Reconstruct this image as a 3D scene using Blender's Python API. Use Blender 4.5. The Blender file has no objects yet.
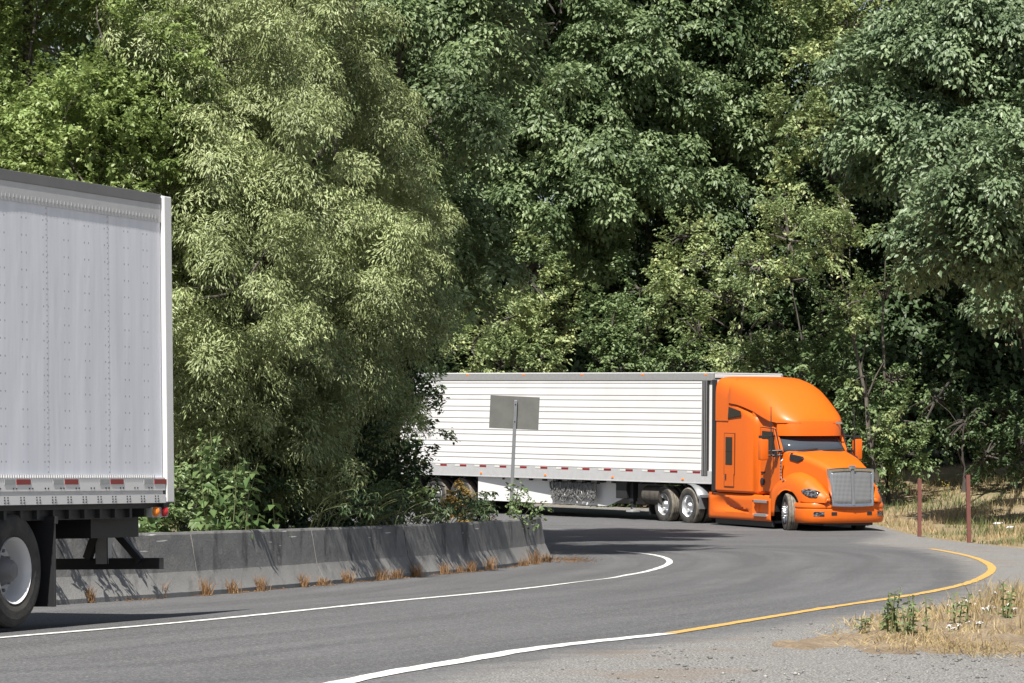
import bpy, bmesh, math, random
import numpy as np
from mathutils import Vector, Matrix, noise as mnoise

rng = np.random.default_rng(11)
random.seed(5)
S = bpy.context.scene
COL = S.collection
R = math.radians

# ------------------------------------------------------------------ helpers
def tag(o, label=None, cat=None, group=None, kind=None):
    if label: o['label'] = label
    if cat: o['category'] = cat
    if group: o['group'] = group
    if kind: o['kind'] = kind
    return o

def empty(name, loc=(0, 0, 0), rot=(0, 0, 0), parent=None):
    o = bpy.data.objects.new(name, None)
    COL.objects.link(o)
    o.location = loc; o.rotation_euler = rot
    o.empty_display_size = .3
    if parent: o.parent = parent
    return o

def copy_tree(o, parent=None):
    c = o.copy(); COL.objects.link(c)
    if parent: c.parent = parent
    for ch in o.children: copy_tree(ch, c)
    return c

def np_mesh(name, verts, faces, mat, parent=None, smooth=False):
    """verts (N,3) array, faces (M,k) array of equal-sized polygons"""
    verts = np.asarray(verts, dtype=np.float32); faces = np.asarray(faces, dtype=np.int32)
    me = bpy.data.meshes.new(name)
    k = faces.shape[1]
    me.vertices.add(len(verts)); me.vertices.foreach_set('co', verts.ravel())
    me.loops.add(faces.size); me.loops.foreach_set('vertex_index', faces.ravel())
    me.polygons.add(len(faces))
    me.polygons.foreach_set('loop_start', np.arange(0, faces.size, k, dtype=np.int32))
    if smooth: me.polygons.foreach_set('use_smooth', np.ones(len(faces), dtype=bool))
    me.update(calc_edges=True)
    if mat: me.materials.append(mat)
    o = bpy.data.objects.new(name, me); COL.objects.link(o)
    if parent: o.parent = parent
    return o

class MB:
    def __init__(self): self.v = []; self.f = []; self.m = []
    def add(self, vs, fs, mi=0):
        b = len(self.v); self.v += [tuple(p) for p in vs]
        self.f += [tuple(b + i for i in f) for f in fs]; self.m += [mi] * len(fs)
        return self
    def box(self, c, s, rot=None, mi=0):
        hx, hy, hz = s[0] / 2, s[1] / 2, s[2] / 2
        vs = [Vector((x, y, z)) for x in (-hx, hx) for y in (-hy, hy) for z in (-hz, hz)]
        if rot is not None: vs = [rot @ v for v in vs]
        vs = [v + Vector(c) for v in vs]
        fs = [(0, 1, 3, 2), (4, 6, 7, 5), (0, 4, 5, 1), (2, 3, 7, 6), (0, 2, 6, 4), (1, 5, 7, 3)]
        return self.add(vs, fs, mi)
    def bar(self, a, b, w, h, mi=0):
        a = Vector(a); b = Vector(b); d = b - a
        q = d.to_track_quat('X', 'Z').to_matrix()
        return self.box((a + b) / 2, (d.length, w, h), q, mi)
    def tube(self, pts, rad, n=8, mi=0, cap=True):
        pts = [Vector(p) for p in pts]
        if not hasattr(rad, '__len__'): rad = [rad] * len(pts)
        vs = []; fs = []
        up = Vector((0, 0, 1))
        for i, p in enumerate(pts):
            d = (pts[min(i + 1, len(pts) - 1)] - pts[max(i - 1, 0)]).normalized()
            a = d.cross(up)
            if a.length < 1e-3: a = d.cross(Vector((1, 0, 0)))
            a.normalize(); b = d.cross(a)
            for k in range(n):
                t = 2 * math.pi * k / n
                vs.append(p + (a * math.cos(t) + b * math.sin(t)) * rad[i])
        for i in range(len(pts) - 1):
            for k in range(n):
                k2 = (k + 1) % n
                fs.append((i * n + k, i * n + k2, (i + 1) * n + k2, (i + 1) * n + k))
        if cap:
            fs.append(tuple(range(n - 1, -1, -1))); o = (len(pts) - 1) * n
            fs.append(tuple(o + k for k in range(n)))
        return self.add(vs, fs, mi)
    def lathe(self, prof, c=(0, 0, 0), n=32, mi=0):
        """profile [(y, r)], spun about the local y axis through c"""
        vs = []; fs = []
        for (y, r) in prof:
            for k in range(n):
                t = 2 * math.pi * k / n
                vs.append((c[0] + r * math.cos(t), c[1] + y, c[2] + r * math.sin(t)))
        for i in range(len(prof) - 1):
            for k in range(n):
                k2 = (k + 1) % n
                fs.append((i * n + k, (i + 1) * n + k, (i + 1) * n + k2, i * n + k2))
        return self.add(vs, fs, mi)
    def grid(self, rows, mi=0, closed=False, caps=False):
        n = len(rows[0]); vs = [p for r in rows for p in r]; fs = []
        for i in range(len(rows) - 1):
            for k in range(n if closed else n - 1):
                k2 = (k + 1) % n
                fs.append((i * n + k, i * n + k2, (i + 1) * n + k2, (i + 1) * n + k))
        if caps:
            fs.append(tuple(range(n - 1, -1, -1))); o = (len(rows) - 1) * n
            fs.append(tuple(o + k for k in range(n)))
        return self.add(vs, fs, mi)
    def prism(self, poly, y0, y1, mi=0):
        """polygon [(x, z)] extruded along y"""
        n = len(poly)
        vs = [(x, y0, z) for x, z in poly] + [(x, y1, z) for x, z in poly]
        fs = [tuple(range(n)), tuple(range(2 * n - 1, n - 1, -1))]
        fs += [(i, n + i, n + (i + 1) % n, (i + 1) % n) for i in range(n)]
        return self.add(vs, fs, mi)
    def build(self, name, mat, parent=None, bevel=0, angle=None, solid=0):
        me = bpy.data.meshes.new(name)
        me.from_pydata(self.v, [], self.f); me.update()
        for m in (mat if isinstance(mat, (list, tuple)) else [mat]): me.materials.append(m)
        me.polygons.foreach_set('material_index', self.m)
        bm = bmesh.new(); bm.from_mesh(me)
        bmesh.ops.recalc_face_normals(bm, faces=bm.faces)
        if bevel:
            es = [e for e in bm.edges if len(e.link_faces) == 2 and e.calc_face_angle(0) > R(25)]
            bmesh.ops.bevel(bm, geom=es, offset=bevel, segments=2, affect='EDGES', profile=.6, clamp_overlap=True)
        bm.to_mesh(me); bm.free()
        o = bpy.data.objects.new(name, me); COL.objects.link(o)
        if angle is not None:
            me.polygons.foreach_set('use_smooth', [True] * len(me.polygons))
            me.set_sharp_from_angle(angle=R(angle))
        if solid:
            md = o.modifiers.new('thickness', 'SOLIDIFY'); md.thickness = solid; md.offset = -1
        if parent: o.parent = parent
        return o

def interp(x, xs, ys): return float(np.interp(x, xs, ys))

def catmull(pts, n=10):
    P = [np.array(p, float) for p in pts]; out = []
    P = [2 * P[0] - P[1]] + P + [2 * P[-1] - P[-2]]
    for i in range(1, len(P) - 2):
        a, b, c, d = P[i - 1:i + 3]
        for k in range(n):
            t = k / n
            out.append(.5 * ((2 * b) + (c - a) * t + (2 * a - 5 * b + 4 * c - d) * t * t + (3 * b - a - 3 * c + d) * t ** 3))
    out.append(P[-2]); return np.array(out)

def resample(P, n):
    P = np.asarray(P, float); s = np.r_[0, np.cumsum(np.linalg.norm(np.diff(P, axis=0), axis=1))]
    t = np.linspace(0, s[-1], n)
    return np.stack([np.interp(t, s, P[:, k]) for k in range(P.shape[1])], 1)

# ------------------------------------------------------------------ materials
class NT:
    def __init__(self, name):
        self.m = bpy.data.materials.new(name); self.m.use_nodes = True
        self.t = self.m.node_tree; self.n = self.t.nodes; self.l = self.t.links
        self.b = self.n['Principled BSDF']; self.out = self.n['Material Output']
    def node(self, typ, **kw):
        nd = self.n.new(typ)
        for k, v in kw.items():
            if k.startswith('i_'):
                nd.inputs[k[2:].replace('_', ' ')].default_value = v
            else: setattr(nd, k, v)
        return nd
    def link(self, a, b): self.l.new(a, b)
    def coord(self, which='Object', scale=(1, 1, 1)):
        tc = self.node('ShaderNodeTexCoord'); mp = self.node('ShaderNodeMapping')
        mp.inputs['Scale'].default_value = scale
        self.link(tc.outputs[which], mp.inputs['Vector']); return mp.outputs['Vector']
    def noise(self, vec, scale, detail=4, rough=.55):
        nd = self.node('ShaderNodeTexNoise'); nd.inputs['Scale'].default_value = scale
        nd.inputs['Detail'].default_value = detail; nd.inputs['Roughness'].default_value = rough
        if vec is not None: self.link(vec, nd.inputs['Vector'])
        return nd.outputs['Fac']
    def ramp(self, fac, stops, interp='LINEAR'):
        nd = self.node('ShaderNodeValToRGB'); cr = nd.color_ramp; cr.interpolation = interp
        while len(cr.elements) < len(stops): cr.elements.new(.5)
        for e, (p, c) in zip(cr.elements, stops):
            e.position = p
            e.color = (c, c, c, 1) if not hasattr(c, '__len__') else (*c, 1)
        self.link(fac, nd.inputs['Fac']); return nd.outputs['Color']
    def mix(self, fac, a, b, mode='MIX'):
        nd = self.node('ShaderNodeMix', data_type='RGBA', blend_type=mode)
        for s, v in ((nd.inputs[0], fac), (nd.inputs[6], a), (nd.inputs[7], b)):
            if hasattr(v, 'is_output') or isinstance(v, bpy.types.NodeSocket): self.link(v, s)
            else: s.default_value = v if not hasattr(v, '__len__') else (*v, 1)
        return nd.outputs[2]
    def math(self, op, a, b=0.0, c=None):
        nd = self.node('ShaderNodeMath', operation=op)
        for i, v in enumerate((a, b) if c is None else (a, b, c)):
            if isinstance(v, bpy.types.NodeSocket): self.link(v, nd.inputs[i])
            else: nd.inputs[i].default_value = v
        return nd.outputs[0]
    def sep(self, vec):
        nd = self.node('ShaderNodeSeparateXYZ'); self.link(vec, nd.inputs[0]); return nd.outputs
    def bump(self, h, strength=.3, dist=.02):
        nd = self.node('ShaderNodeBump'); nd.inputs['Strength'].default_value = strength
        nd.inputs['Distance'].default_value = dist
        self.link(h, nd.inputs['Height']); self.link(nd.outputs['Normal'], self.b.inputs['Normal'])
    def set(self, **kw):
        for k, v in kw.items():
            s = self.b.inputs[k.replace('_', ' ')]
            if isinstance(v, bpy.types.NodeSocket): self.link(v, s)
            elif hasattr(v, '__len__') and len(v) == 3: s.default_value = (*v, 1)
            else: s.default_value = v
        return self

def plain(name, col, rough=.5, metal=0, var=.12, scale=6, coat=0, spec=.5, bump=0):
    t = NT(name); v = t.coord()
    c = t.mix(t.noise(v, scale), tuple(x * (1 - var) for x in col), tuple(min(1, x * (1 + var)) for x in col))
    t.set(Base_Color=c, Roughness=rough, Metallic=metal)
    t.b.inputs['Coat Weight'].default_value = coat; t.b.inputs['Coat Roughness'].default_value = .08
    t.b.inputs['Specular IOR Level'].default_value = spec
    if bump: t.bump(t.noise(v, scale * 6), bump, .01)
    return t.m

def leafmat(name, cols, rough=.5, trans=.25, tcol=None):
    t = NT(name); g = t.node('ShaderNodeNewGeometry')
    if name in ('maple_leaf', 'maple_leaf_bluish', 'pale_shrub_leaf', 'thicket_leaf', 'willow_leaf', 'alder_leaf'): cols = [tuple(x * 1.2 for x in q) for q in cols]
    n = len(cols)
    c = t.ramp(g.outputs['Random Per Island'], [(i / (n - 1) if n > 1 else 0, cc) for i, cc in enumerate(cols)])
    v = t.coord()
    c = t.mix(t.ramp(t.noise(v, .7, 2), [(.35, 0), (.65, 1)]), c, tuple(x * .72 for x in cols[0]))
    t.set(Base_Color=c, Roughness=rough); t.b.inputs['Specular IOR Level'].default_value = .42
    tr = t.node('ShaderNodeBsdfTranslucent'); mx = t.node('ShaderNodeMixShader'); mx.inputs[0].default_value = trans
    hs = t.node('ShaderNodeHueSaturation'); hs.inputs['Value'].default_value = 1.45; hs.inputs['Hue'].default_value = .495
    t.link(c, hs.inputs['Color']); t.link(hs.outputs[0], tr.inputs['Color'])
    t.link(t.b.outputs[0], mx.inputs[1]); t.link(tr.outputs[0], mx.inputs[2]); t.link(mx.outputs[0], t.out.inputs['Surface'])
    return t.m

M = {}
M['orange'] = plain('orange_paint', (.64, .118, .006), .42, var=.04, coat=.14, spec=.4)
M['white_paint'] = plain('white_paint', (.68, .68, .69), .35, var=.03, coat=.2)
M['dark'] = plain('dark_chassis', (.018, .018, .02), .6, var=.3)
M['black_plastic'] = plain('black_plastic', (.02, .02, .022), .45)
M['chrome'] = plain('polished_metal', (.72, .73, .75), .22, 1, .06)
M['alu'] = plain('dull_aluminium', (.55, .56, .58), .42, .85, .1)
M['alu_rail'] = plain('painted_rail', (.48, .485, .50), .45, .2, .12)
M['hub'] = plain('wheel_hub', (.16, .16, .165), .5, .3, .3, 14)
M['rail_dark'] = plain('grey_top_rail', (.15, .15, .155), .5, .1, .25, 3)
M['post_grey'] = plain('grey_steel_post', (.20, .21, .225), .5, .4, .15, 12)
M['galv'] = plain('galvanised_steel', (.42, .43, .44), .5, .6, .15, 12)
M['red'] = plain('red_reflective', (.22, .008, .014), .3)
M['white_refl'] = plain('white_reflective', (.6, .6, .58), .3)
M['amber'] = plain('amber_lens', (.8, .22, .01), .2, coat=.5)
M['redlens'] = plain('red_lens', (.45, .01, .015), .2, coat=.5)
M['brown_post'] = plain('brown_painted_steel', (.16, .062, .05), .6, .1, .25, 9)
M['concrete_foot'] = plain('bare_steel_foot', (.5, .5, .5), .5, .5)

def glass_mat(name, col):
    t = NT(name); t.set(Base_Color=col, Roughness=.06); t.b.inputs['Specular IOR Level'].default_value = .45
    return t.m
M['glass'] = glass_mat('dark_tinted_glass', (.012, .014, .017))
M['windshield'] = glass_mat('windscreen_glass', (.05, .06, .075))
def lamp_mat():
    t = NT('headlamp_lens'); v = t.coord(scale=(14, 14, 20))
    c = t.ramp(t.noise(v, 1, 2), [(.45, (.03, .03, .035)), (.7, (.32, .32, .34))])
    t.set(Base_Color=c, Roughness=.12, Metallic=.4); return t.m
M['lamp'] = lamp_mat()

def tyre_mat():
    t = NT('tyre_rubber'); v = t.coord()
    c = t.mix(t.ramp(t.noise(v, 5, 5), [(.35, 0), (.7, 1)]), (.022, .022, .023), (.075, .07, .062))
    t.set(Base_Color=c, Roughness=.85); t.bump(t.noise(v, 40), .3, .01); return t.m
M['tyre'] = tyre_mat()
def tread_mat():
    t = NT('dusty_tread'); v = t.coord()
    c = t.mix(t.ramp(t.noise(v, 7, 5), [(.3, 0), (.7, 1)]), (.09, .08, .07), (.26, .23, .185))
    t.set(Base_Color=c, Roughness=.9); return t.m
M['tread'] = tread_mat()
M['rim'] = plain('wheel_rim_metal', (.68, .69, .71), .3, .75, .1)
M['rim_white'] = plain('white_steel_wheel', (.62, .62, .63), .4, .1, .12)

def grille_mat():
    t = NT('grille_mesh'); v = t.coord()
    x, y, z = t.sep(v)
    a = t.math('FRACT', t.math('MULTIPLY', y, 26)); b = t.math('FRACT', t.math('MULTIPLY', z, 30))
    h = t.math('MULTIPLY', t.math('PINGPONG', a, .5), t.math('PINGPONG', b, .5))
    c = t.ramp(h, [(.02, (.42, .43, .45)), (.12, (.08, .08, .09))])
    t.set(Base_Color=c, Roughness=.35, Metallic=.55); t.bump(h, .6, .02); return t.m
M['grille'] = grille_mat()

def slat_mat():   # reefer wall: white sheet, grime near the grooves
    t = NT('reefer_white_sheet'); v = t.coord()
    c = t.mix(t.ramp(t.noise(v, 1.2, 5), [(.3, 0), (.8, 1)]), (.74, .74, .75), (.64, .64, .65))
    t.set(Base_Color=c, Roughness=.4); t.b.inputs['Coat Weight'].default_value = .15
    return t.m
M['slat'] = slat_mat()
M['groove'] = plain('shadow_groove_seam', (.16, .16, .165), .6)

def sheet_mat():  # near trailer: riveted, slightly buckled aluminium sheet painted white
    t = NT('riveted_white_sheet'); v = t.coord()
    x, y, z = t.sep(v)
    def dots(px, off, pz, rad):
        a = t.math('SUBTRACT', t.math('FRACT', t.math('DIVIDE', t.math('ADD', x, off), px)), .5)
        b = t.math('SUBTRACT', t.math('FRACT', t.math('DIVIDE', z, pz)), .5)
        a = t.math('MULTIPLY', a, px); b = t.math('MULTIPLY', b, pz)
        d = t.math('SQRT', t.math('ADD', t.math('MULTIPLY', a, a), t.math('MULTIPLY', b, b)))
        return t.math('LESS_THAN', d, rad)
    d1 = dots(1.22, .61 + .0, .05, .0095)
    d2 = dots(.4066, .14, .16, .0105); d3 = dots(.4066, .225, .16, .0105)
    d = t.math('MAXIMUM', d1, t.math('MAXIMUM', d2, d3))
    seam = t.math('LESS_THAN', t.math('ABSOLUTE', t.math('MULTIPLY', t.math('SUBTRACT', t.math('FRACT', t.math('DIVIDE', t.math('ADD', x, .63), 1.22)), .5), 1.22)), .005)
    wav = t.noise(t.coord(scale=(1.6, 1, .5)), 1.3, 3, .5)
    streak = t.noise(t.coord(scale=(9, 9, .6)), 1.0, 5, .6)
    c = t.mix(t.ramp(streak, [(.35, 0), (.75, 1)]), (.73, .75, .82), (.62, .64, .71))
    c = t.mix(t.math('MULTIPLY', d, .75), c, (.22, .22, .25))  # rivet dots darkened in the colour, for their shade in grazing sun
    c = t.mix(t.math('MULTIPLY', seam, .5), c, (.3, .3, .33))
    t.set(Base_Color=c, Roughness=.38, Metallic=.0)
    h = t.math('ADD', t.math('MULTIPLY', wav, 1.0), t.math('MULTIPLY', d, .25))
    t.bump(h, .22, .05); return t.m
M['sheet'] = sheet_mat()

def asphalt_mat():
    t = NT('worn_asphalt'); v = t.coord()
    at = t.node('ShaderNodeAttribute', attribute_name='edge'); e = at.outputs['Fac']
    ac = t.node('ShaderNodeAttribute', attribute_name='across'); al = t.node('ShaderNodeAttribute', attribute_name='along')
    cmb = t.node('ShaderNodeCombineXYZ'); t.link(ac.outputs['Fac'], cmb.inputs[0]); t.link(al.outputs['Fac'], cmb.inputs[1])
    mp = t.node('ShaderNodeMapping'); mp.inputs['Scale'].default_value = (1.5, .045, 1); t.link(cmb.outputs[0], mp.inputs[0])
    streak = t.noise(mp.outputs[0], 1.0, 5, .6)
    blotch = t.noise(v, .35, 4)
    grain = t.noise(v, 42, 3, .75)
    c = t.mix(t.ramp(streak, [(.3, 0), (.72, 1)]), (.065, .066, .071), (.120, .121, .127))
    c = t.mix(t.ramp(blotch, [(.45, 0), (.75, .5)]), c, (.062, .062, .064))
    c = t.mix(t.ramp(grain, [(.3, .8), (.5, 0)]), c, (.03, .03, .032))
    c = t.mix(t.ramp(grain, [(.54, 0), (.7, .8)]), c, (.27, .27, .265))
    # gravelly shoulder outside the lane
    sp = t.noise(v, 13, 5, .7); sp2 = t.noise(v, 55, 2, .7)
    g = t.mix(t.ramp(sp, [(.3, 0), (.7, 1)]), (.085, .084, .083), (.185, .181, .175))
    g = t.mix(t.ramp(sp2, [(.5, 0), (.62, .85)]), g, (.38, .372, .36))
    g = t.mix(t.ramp(sp2, [(.36, .9), (.48, 0)]), g, (.045, .045, .044))
    g = t.mix(t.ramp(t.noise(v, .55, 5, .6), [(.54, 0), (.66, .6)]), g, (.17, .13, .095))
    w = t.math('ADD', e, t.math('MULTIPLY', t.math('SUBTRACT', t.noise(v, 1.6, 5, .65), .5), 1.3))
    w = t.math('ADD', w, t.math('MULTIPLY', t.math('SUBTRACT', t.noise(v, 18, 3, .65), .5), .5))
    mr = t.node('ShaderNodeMapRange', interpolation_type='SMOOTHSTEP'); t.link(w, mr.inputs[0])
    mr.inputs[1].default_value = -.15; mr.inputs[2].default_value = .75
    c = t.mix(mr.outputs[0], c, g)
    t.set(Base_Color=c, Roughness=.88); t.b.inputs['Specular IOR Level'].default_value = .3
    t.bump(t.math('ADD', grain, t.math('MULTIPLY', sp, t.math('MULTIPLY', mr.outputs[0], 1.5))), .5, .012); return t.m
M['asphalt'] = asphalt_mat()

def paint_mat(name, col, wear):
    t = NT(name); v = t.coord()
    c = t.mix(t.ramp(t.noise(v, 30, 5, .75), [(.44, 0), (.62, wear)]), col, (.16, .16, .155))
    c = t.mix(t.ramp(t.noise(v, 2.2, 4), [(.4, 0), (.8, .4)]), c, tuple(x * .7 for x in col))
    t.set(Base_Color=c, Roughness=.7); t.bump(t.noise(v, 40, 3), .3, .008); return t.m
M['white_line'] = paint_mat('white_road_paint', (.78, .78, .76), .8)
M['yellow_line'] = paint_mat('yellow_road_paint', (.62, .355, .05), .95)

def concrete_mat():
    t = NT('weathered_concrete'); v = t.coord()
    x, y, z = t.sep(v)
    base = t.mix(t.ramp(t.noise(v, 1.3, 6, .65), [(.3, 0), (.75, 1)]), (.105, .105, .106), (.195, .191, .186))
    # rubber and drip stains, and shadow streaks painted in, run down the face
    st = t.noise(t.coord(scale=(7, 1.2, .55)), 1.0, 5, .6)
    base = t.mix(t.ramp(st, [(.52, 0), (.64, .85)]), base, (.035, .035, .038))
    # long thin scrapes of light paint
    sc = t.noise(t.coord(scale=(.55, 1, 26)), 1.0, 3, .5)
    msk = t.ramp(t.noise(v, .9, 2), [(.5, 0), (.56, 1)])
    hi = t.math('GREATER_THAN', z, .46)
    s2 = t.math('MULTIPLY', t.math('MULTIPLY', t.ramp(sc, [(.66, 0), (.69, 1)]), msk), hi)
    base = t.mix(s2, base, (.52, .52, .5))
    # toe lightened in the colour for the sun its slope catches
    toe = t.ramp(t.math('ADD', z, t.math('MULTIPLY', t.math('SUBTRACT', t.noise(v, 2.5, 5, .6), .5), .35)), [(.05, 1), (.48, 0)])
    base = t.mix(t.math('MULTIPLY', toe, .5), base, (.30, .295, .285))
    base = t.mix(t.ramp(t.noise(v, 5, 6, .7), [(.56, 0), (.7, .45)]), base, (.30, .295, .28))
    pit = t.noise(v, 26, 4, .7)
    base = t.mix(t.ramp(pit, [(.6, 0), (.72, .6)]), base, (.07, .07, .07))
    t.set(Base_Color=base, Roughness=.9); t.bump(t.math('ADD', pit, t.noise(v, 4, 4)), .35, .02); return t.m
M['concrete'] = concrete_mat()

def soil_mat():
    t = NT('dry_grass_soil'); v = t.coord()
    c = t.mix(t.ramp(t.noise(v, .5, 6, .6), [(.35, 0), (.65, 1)]), (.20, .155, .09), (.31, .24, .145))
    c = t.mix(t.ramp(t.noise(v, .33, 5, .6), [(.5, 0), (.66, .7)]), c, (.13, .15, .06))
    c = t.mix(t.ramp(t.noise(v, 11, 5, .7), [(.45, 0), (.7, .6)]), c, (.13, .10, .06))
    t.set(Base_Color=c, Roughness=.95); t.bump(t.noise(v, 9, 6, .7), .8, .08); return t.m
M['soil'] = soil_mat()
def dirt_mat():
    t = NT('sandy_dirt'); v = t.coord()
    c = t.mix(t.ramp(t.noise(v, 1.2, 6, .65), [(.35, 0), (.65, 1)]), (.19, .14, .09), (.34, .27, .185))
    c = t.mix(t.ramp(t.noise(v, 25, 4, .7), [(.46, 0), (.62, .75)]), c, (.14, .10, .065))
    c = t.mix(t.ramp(t.noise(v, 3.5, 5, .7), [(.5, 0), (.64, .5)]), c, (.16, .12, .08))
    t.set(Base_Color=c, Roughness=.95); t.bump(t.noise(v, 20, 6, .7), .9, .05); return t.m
M['dirt'] = dirt_mat()

def bark_mat(name, a, b):
    t = NT(name); v = t.coord(scale=(8, 8, 1.5))
    c = t.mix(t.ramp(t.noise(v, 1, 6, .65), [(.35, 0), (.7, 1)]), a, b)
    t.set(Base_Color=c, Roughness=.9); t.bump(t.noise(v, 2, 5, .7), .8, .04); return t.m
M['bark'] = bark_mat('grey_bark', (.06, .052, .045), (.15, .13, .11))
M['bark_dark'] = bark_mat('dark_bark', (.035, .03, .025), (.09, .08, .07))

M['maple'] = leafmat('maple_leaf', [(.105, .16, .07), (.16, .22, .10), (.225, .28, .145), (.135, .19, .08)], .45, .22)
M['maple_b'] = leafmat('maple_leaf_bluish', [(.105, .16, .08), (.16, .22, .115), (.225, .28, .16)], .42, .2)
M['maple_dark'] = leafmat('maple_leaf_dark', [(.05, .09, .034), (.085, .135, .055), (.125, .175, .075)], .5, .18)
M['alder'] = leafmat('alder_leaf', [(.145, .205, .06), (.21, .28, .095), (.295, .35, .14)], .42, .25)
M['willow'] = leafmat('willow_leaf', [(.20, .245, .105), (.275, .33, .15), (.38, .425, .22), (.15, .205, .08), (.33, .335, .17)], .42, .18)
M['palegreen'] = leafmat('pale_shrub_leaf', [(.175, .24, .10), (.245, .305, .135), (.33, .375, .185), (.36, .365, .15)], .43, .22)
M['thicket'] = leafmat('thicket_leaf', [(.105, .16, .065), (.155, .215, .09), (.215, .27, .125)], .44, .22)
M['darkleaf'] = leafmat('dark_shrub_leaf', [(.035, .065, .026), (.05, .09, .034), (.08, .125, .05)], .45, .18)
M['bigleaf'] = leafmat('broad_weed_leaf', [(.075, .13, .045), (.115, .185, .065), (.18, .25, .10)], .38, .24)
M['autumn'] = leafmat('rusty_shrub_leaf', [(.42, .28, .08), (.46, .36, .1), (.34, .2, .1), (.22, .26, .08)], .55, .3)
M['straw'] = leafmat('straw_blade', [(.36, .27, .13), (.46, .36, .19), (.54, .44, .26), (.3, .22, .11)], .7, .25)
M['greenblade'] = leafmat('green_blade', [(.11, .15, .05), (.16, .19, .07), (.21, .22, .09)], .6, .25)
M['rustweed'] = leafmat('rust_brown_weed', [(.27, .155, .075), (.36, .23, .12), (.2, .11, .055)], .75, .2)
M['yellowflower'] = plain('yellow_petal', (.75, .55, .02), .6)
M['whiteflower'] = plain('white_petal', (.82, .82, .8), .6)
M['stem'] = plain('green_stem', (.13, .15, .06), .7)
M['drystem'] = plain('dry_stem', (.28, .21, .12), .8)

# ------------------------------------------------------------------ terrain
F = 3600.0; HZ = 476.0; CH = 1.4; CX, CY = 512.0, 341.5
PITCH = math.atan((HZ - CY) / F)
GY = [0, 20, 33, 40, 48, 56, 64, 76, 88, 93.5, 98.4, 104, 110, 118, 130, 160, 220]
GZ = [0, 0, 0, -.005, -.06, -.105, -.115, -.11, -.085, -.05, .11, .25, .43, .62, .9, 3.2, 9.0]
_gs = np.linspace(0, 220, 881); _gv = np.interp(_gs, GY, GZ)
_gv = np.convolve(np.pad(_gv, 6, mode='edge'), np.ones(13) / 13, 'valid')
def smooth(a, b, x):
    t = np.clip((np.asarray(x, float) - a) / (b - a), 0, 1); return t * t * (3 - 2 * t)
OUT_EDGE = np.array([(11.9, 70), (11.4, 80), (10.7, 90), (10.3, 95), (9.6, 100), (7.4, 105), (-2, 116.5), (-14, 131), (-40, 160)], float)
OUT_D = catmull(OUT_EDGE, 6)
def poly_dist(P, X, Y):
    X = np.asarray(X, float); Y = np.asarray(Y, float)
    best = np.full(X.shape, 1e9); side = np.zeros(X.shape)
    for a, b in zip(P[:-1], P[1:]):
        d = b - a; L2 = d @ d
        t = np.clip(((X - a[0]) * d[0] + (Y - a[1]) * d[1]) / L2, 0, 1)
        qx = X - a[0] - t * d[0]; qy = Y - a[1] - t * d[1]
        dd = np.hypot(qx, qy); s = np.sign(d[0] * qy - d[1] * qx)
        m = dd < best - 1e-9; best = np.where(m, dd, best); side = np.where(m, s, side)
    return best, side
def gz(X, Y):
    X = np.asarray(X, float); Y = np.asarray(Y, float)
    z = np.interp(Y, _gs, _gv)
    wl = -4.37 + (np.minimum(Y, 62) - 30.7) * .305
    z = z - .10 * smooth(0, 2.2, wl - X) * smooth(10, 26, Y) * (1 - smooth(64, 84, Y))
    z = z - .13 * smooth(9.2, 10.8, X) * smooth(66, 80, Y) * (1 - smooth(98, 106, Y))
    d, s = poly_dist(OUT_D, X, Y)
    bank = np.where(s < 0, smooth(.3, 17, d) * 1.45, 0)
    return z + bank * smooth(70, 80, Y)
def gz1(x, y): return float(gz(np.array([x]), np.array([y]))[0])
def at(px, py):
    cp, sp = math.cos(PITCH), math.sin(PITCH)
    u = (px - CX) / F; w = -(py - CY) / F
    d = np.array([u, cp - w * sp, sp + w * cp])
    t = np.arange(15, 200, .1)
    X = d[0] * t; Y = d[1] * t; Z = CH + d[2] * t
    g = gz(X, Y); i = np.argmax(Z < g)
    if i == 0: return (X[-1], Y[-1])
    a = Z[i - 1] - g[i - 1]; b = g[i] - Z[i]; k = a / (a + b + 1e-12)
    return (X[i - 1] + (X[i] - X[i - 1]) * k, Y[i - 1] + (Y[i] - Y[i - 1]) * k)
def wx(px, D): return (px - CX) * D / F

def sheet_grid(name, xs, ys, mat, off=0, kind='structure', jag=0):
    X, Y = np.meshgrid(xs, ys); Z = gz(X.ravel(), Y.ravel()) + off
    V = np.stack([X.ravel(), Y.ravel(), Z], 1); nx, ny = len(xs), len(ys)
    i = np.arange(nx - 1)[None, :] + np.arange(ny - 1)[:, None] * nx
    Fc = np.stack([i, i + 1, i + nx + 1, i + nx], -1).reshape(-1, 4)
    o = np_mesh(name, V, Fc, mat, smooth=True); tag(o, kind=kind); return o
xs = np.r_[np.linspace(-300, -60, 9), np.arange(-56, -20, 3), np.arange(-20, 24, .8), np.arange(24, 60, 3), np.linspace(62, 300, 9)]
ys = np.r_[np.linspace(-80, 0, 9), np.arange(2, 26, 2), np.arange(26, 128, .8), np.arange(128, 200, 4), np.linspace(204, 600, 12)]
sheet_grid('ground', xs, ys, M['soil'], 0)

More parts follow.
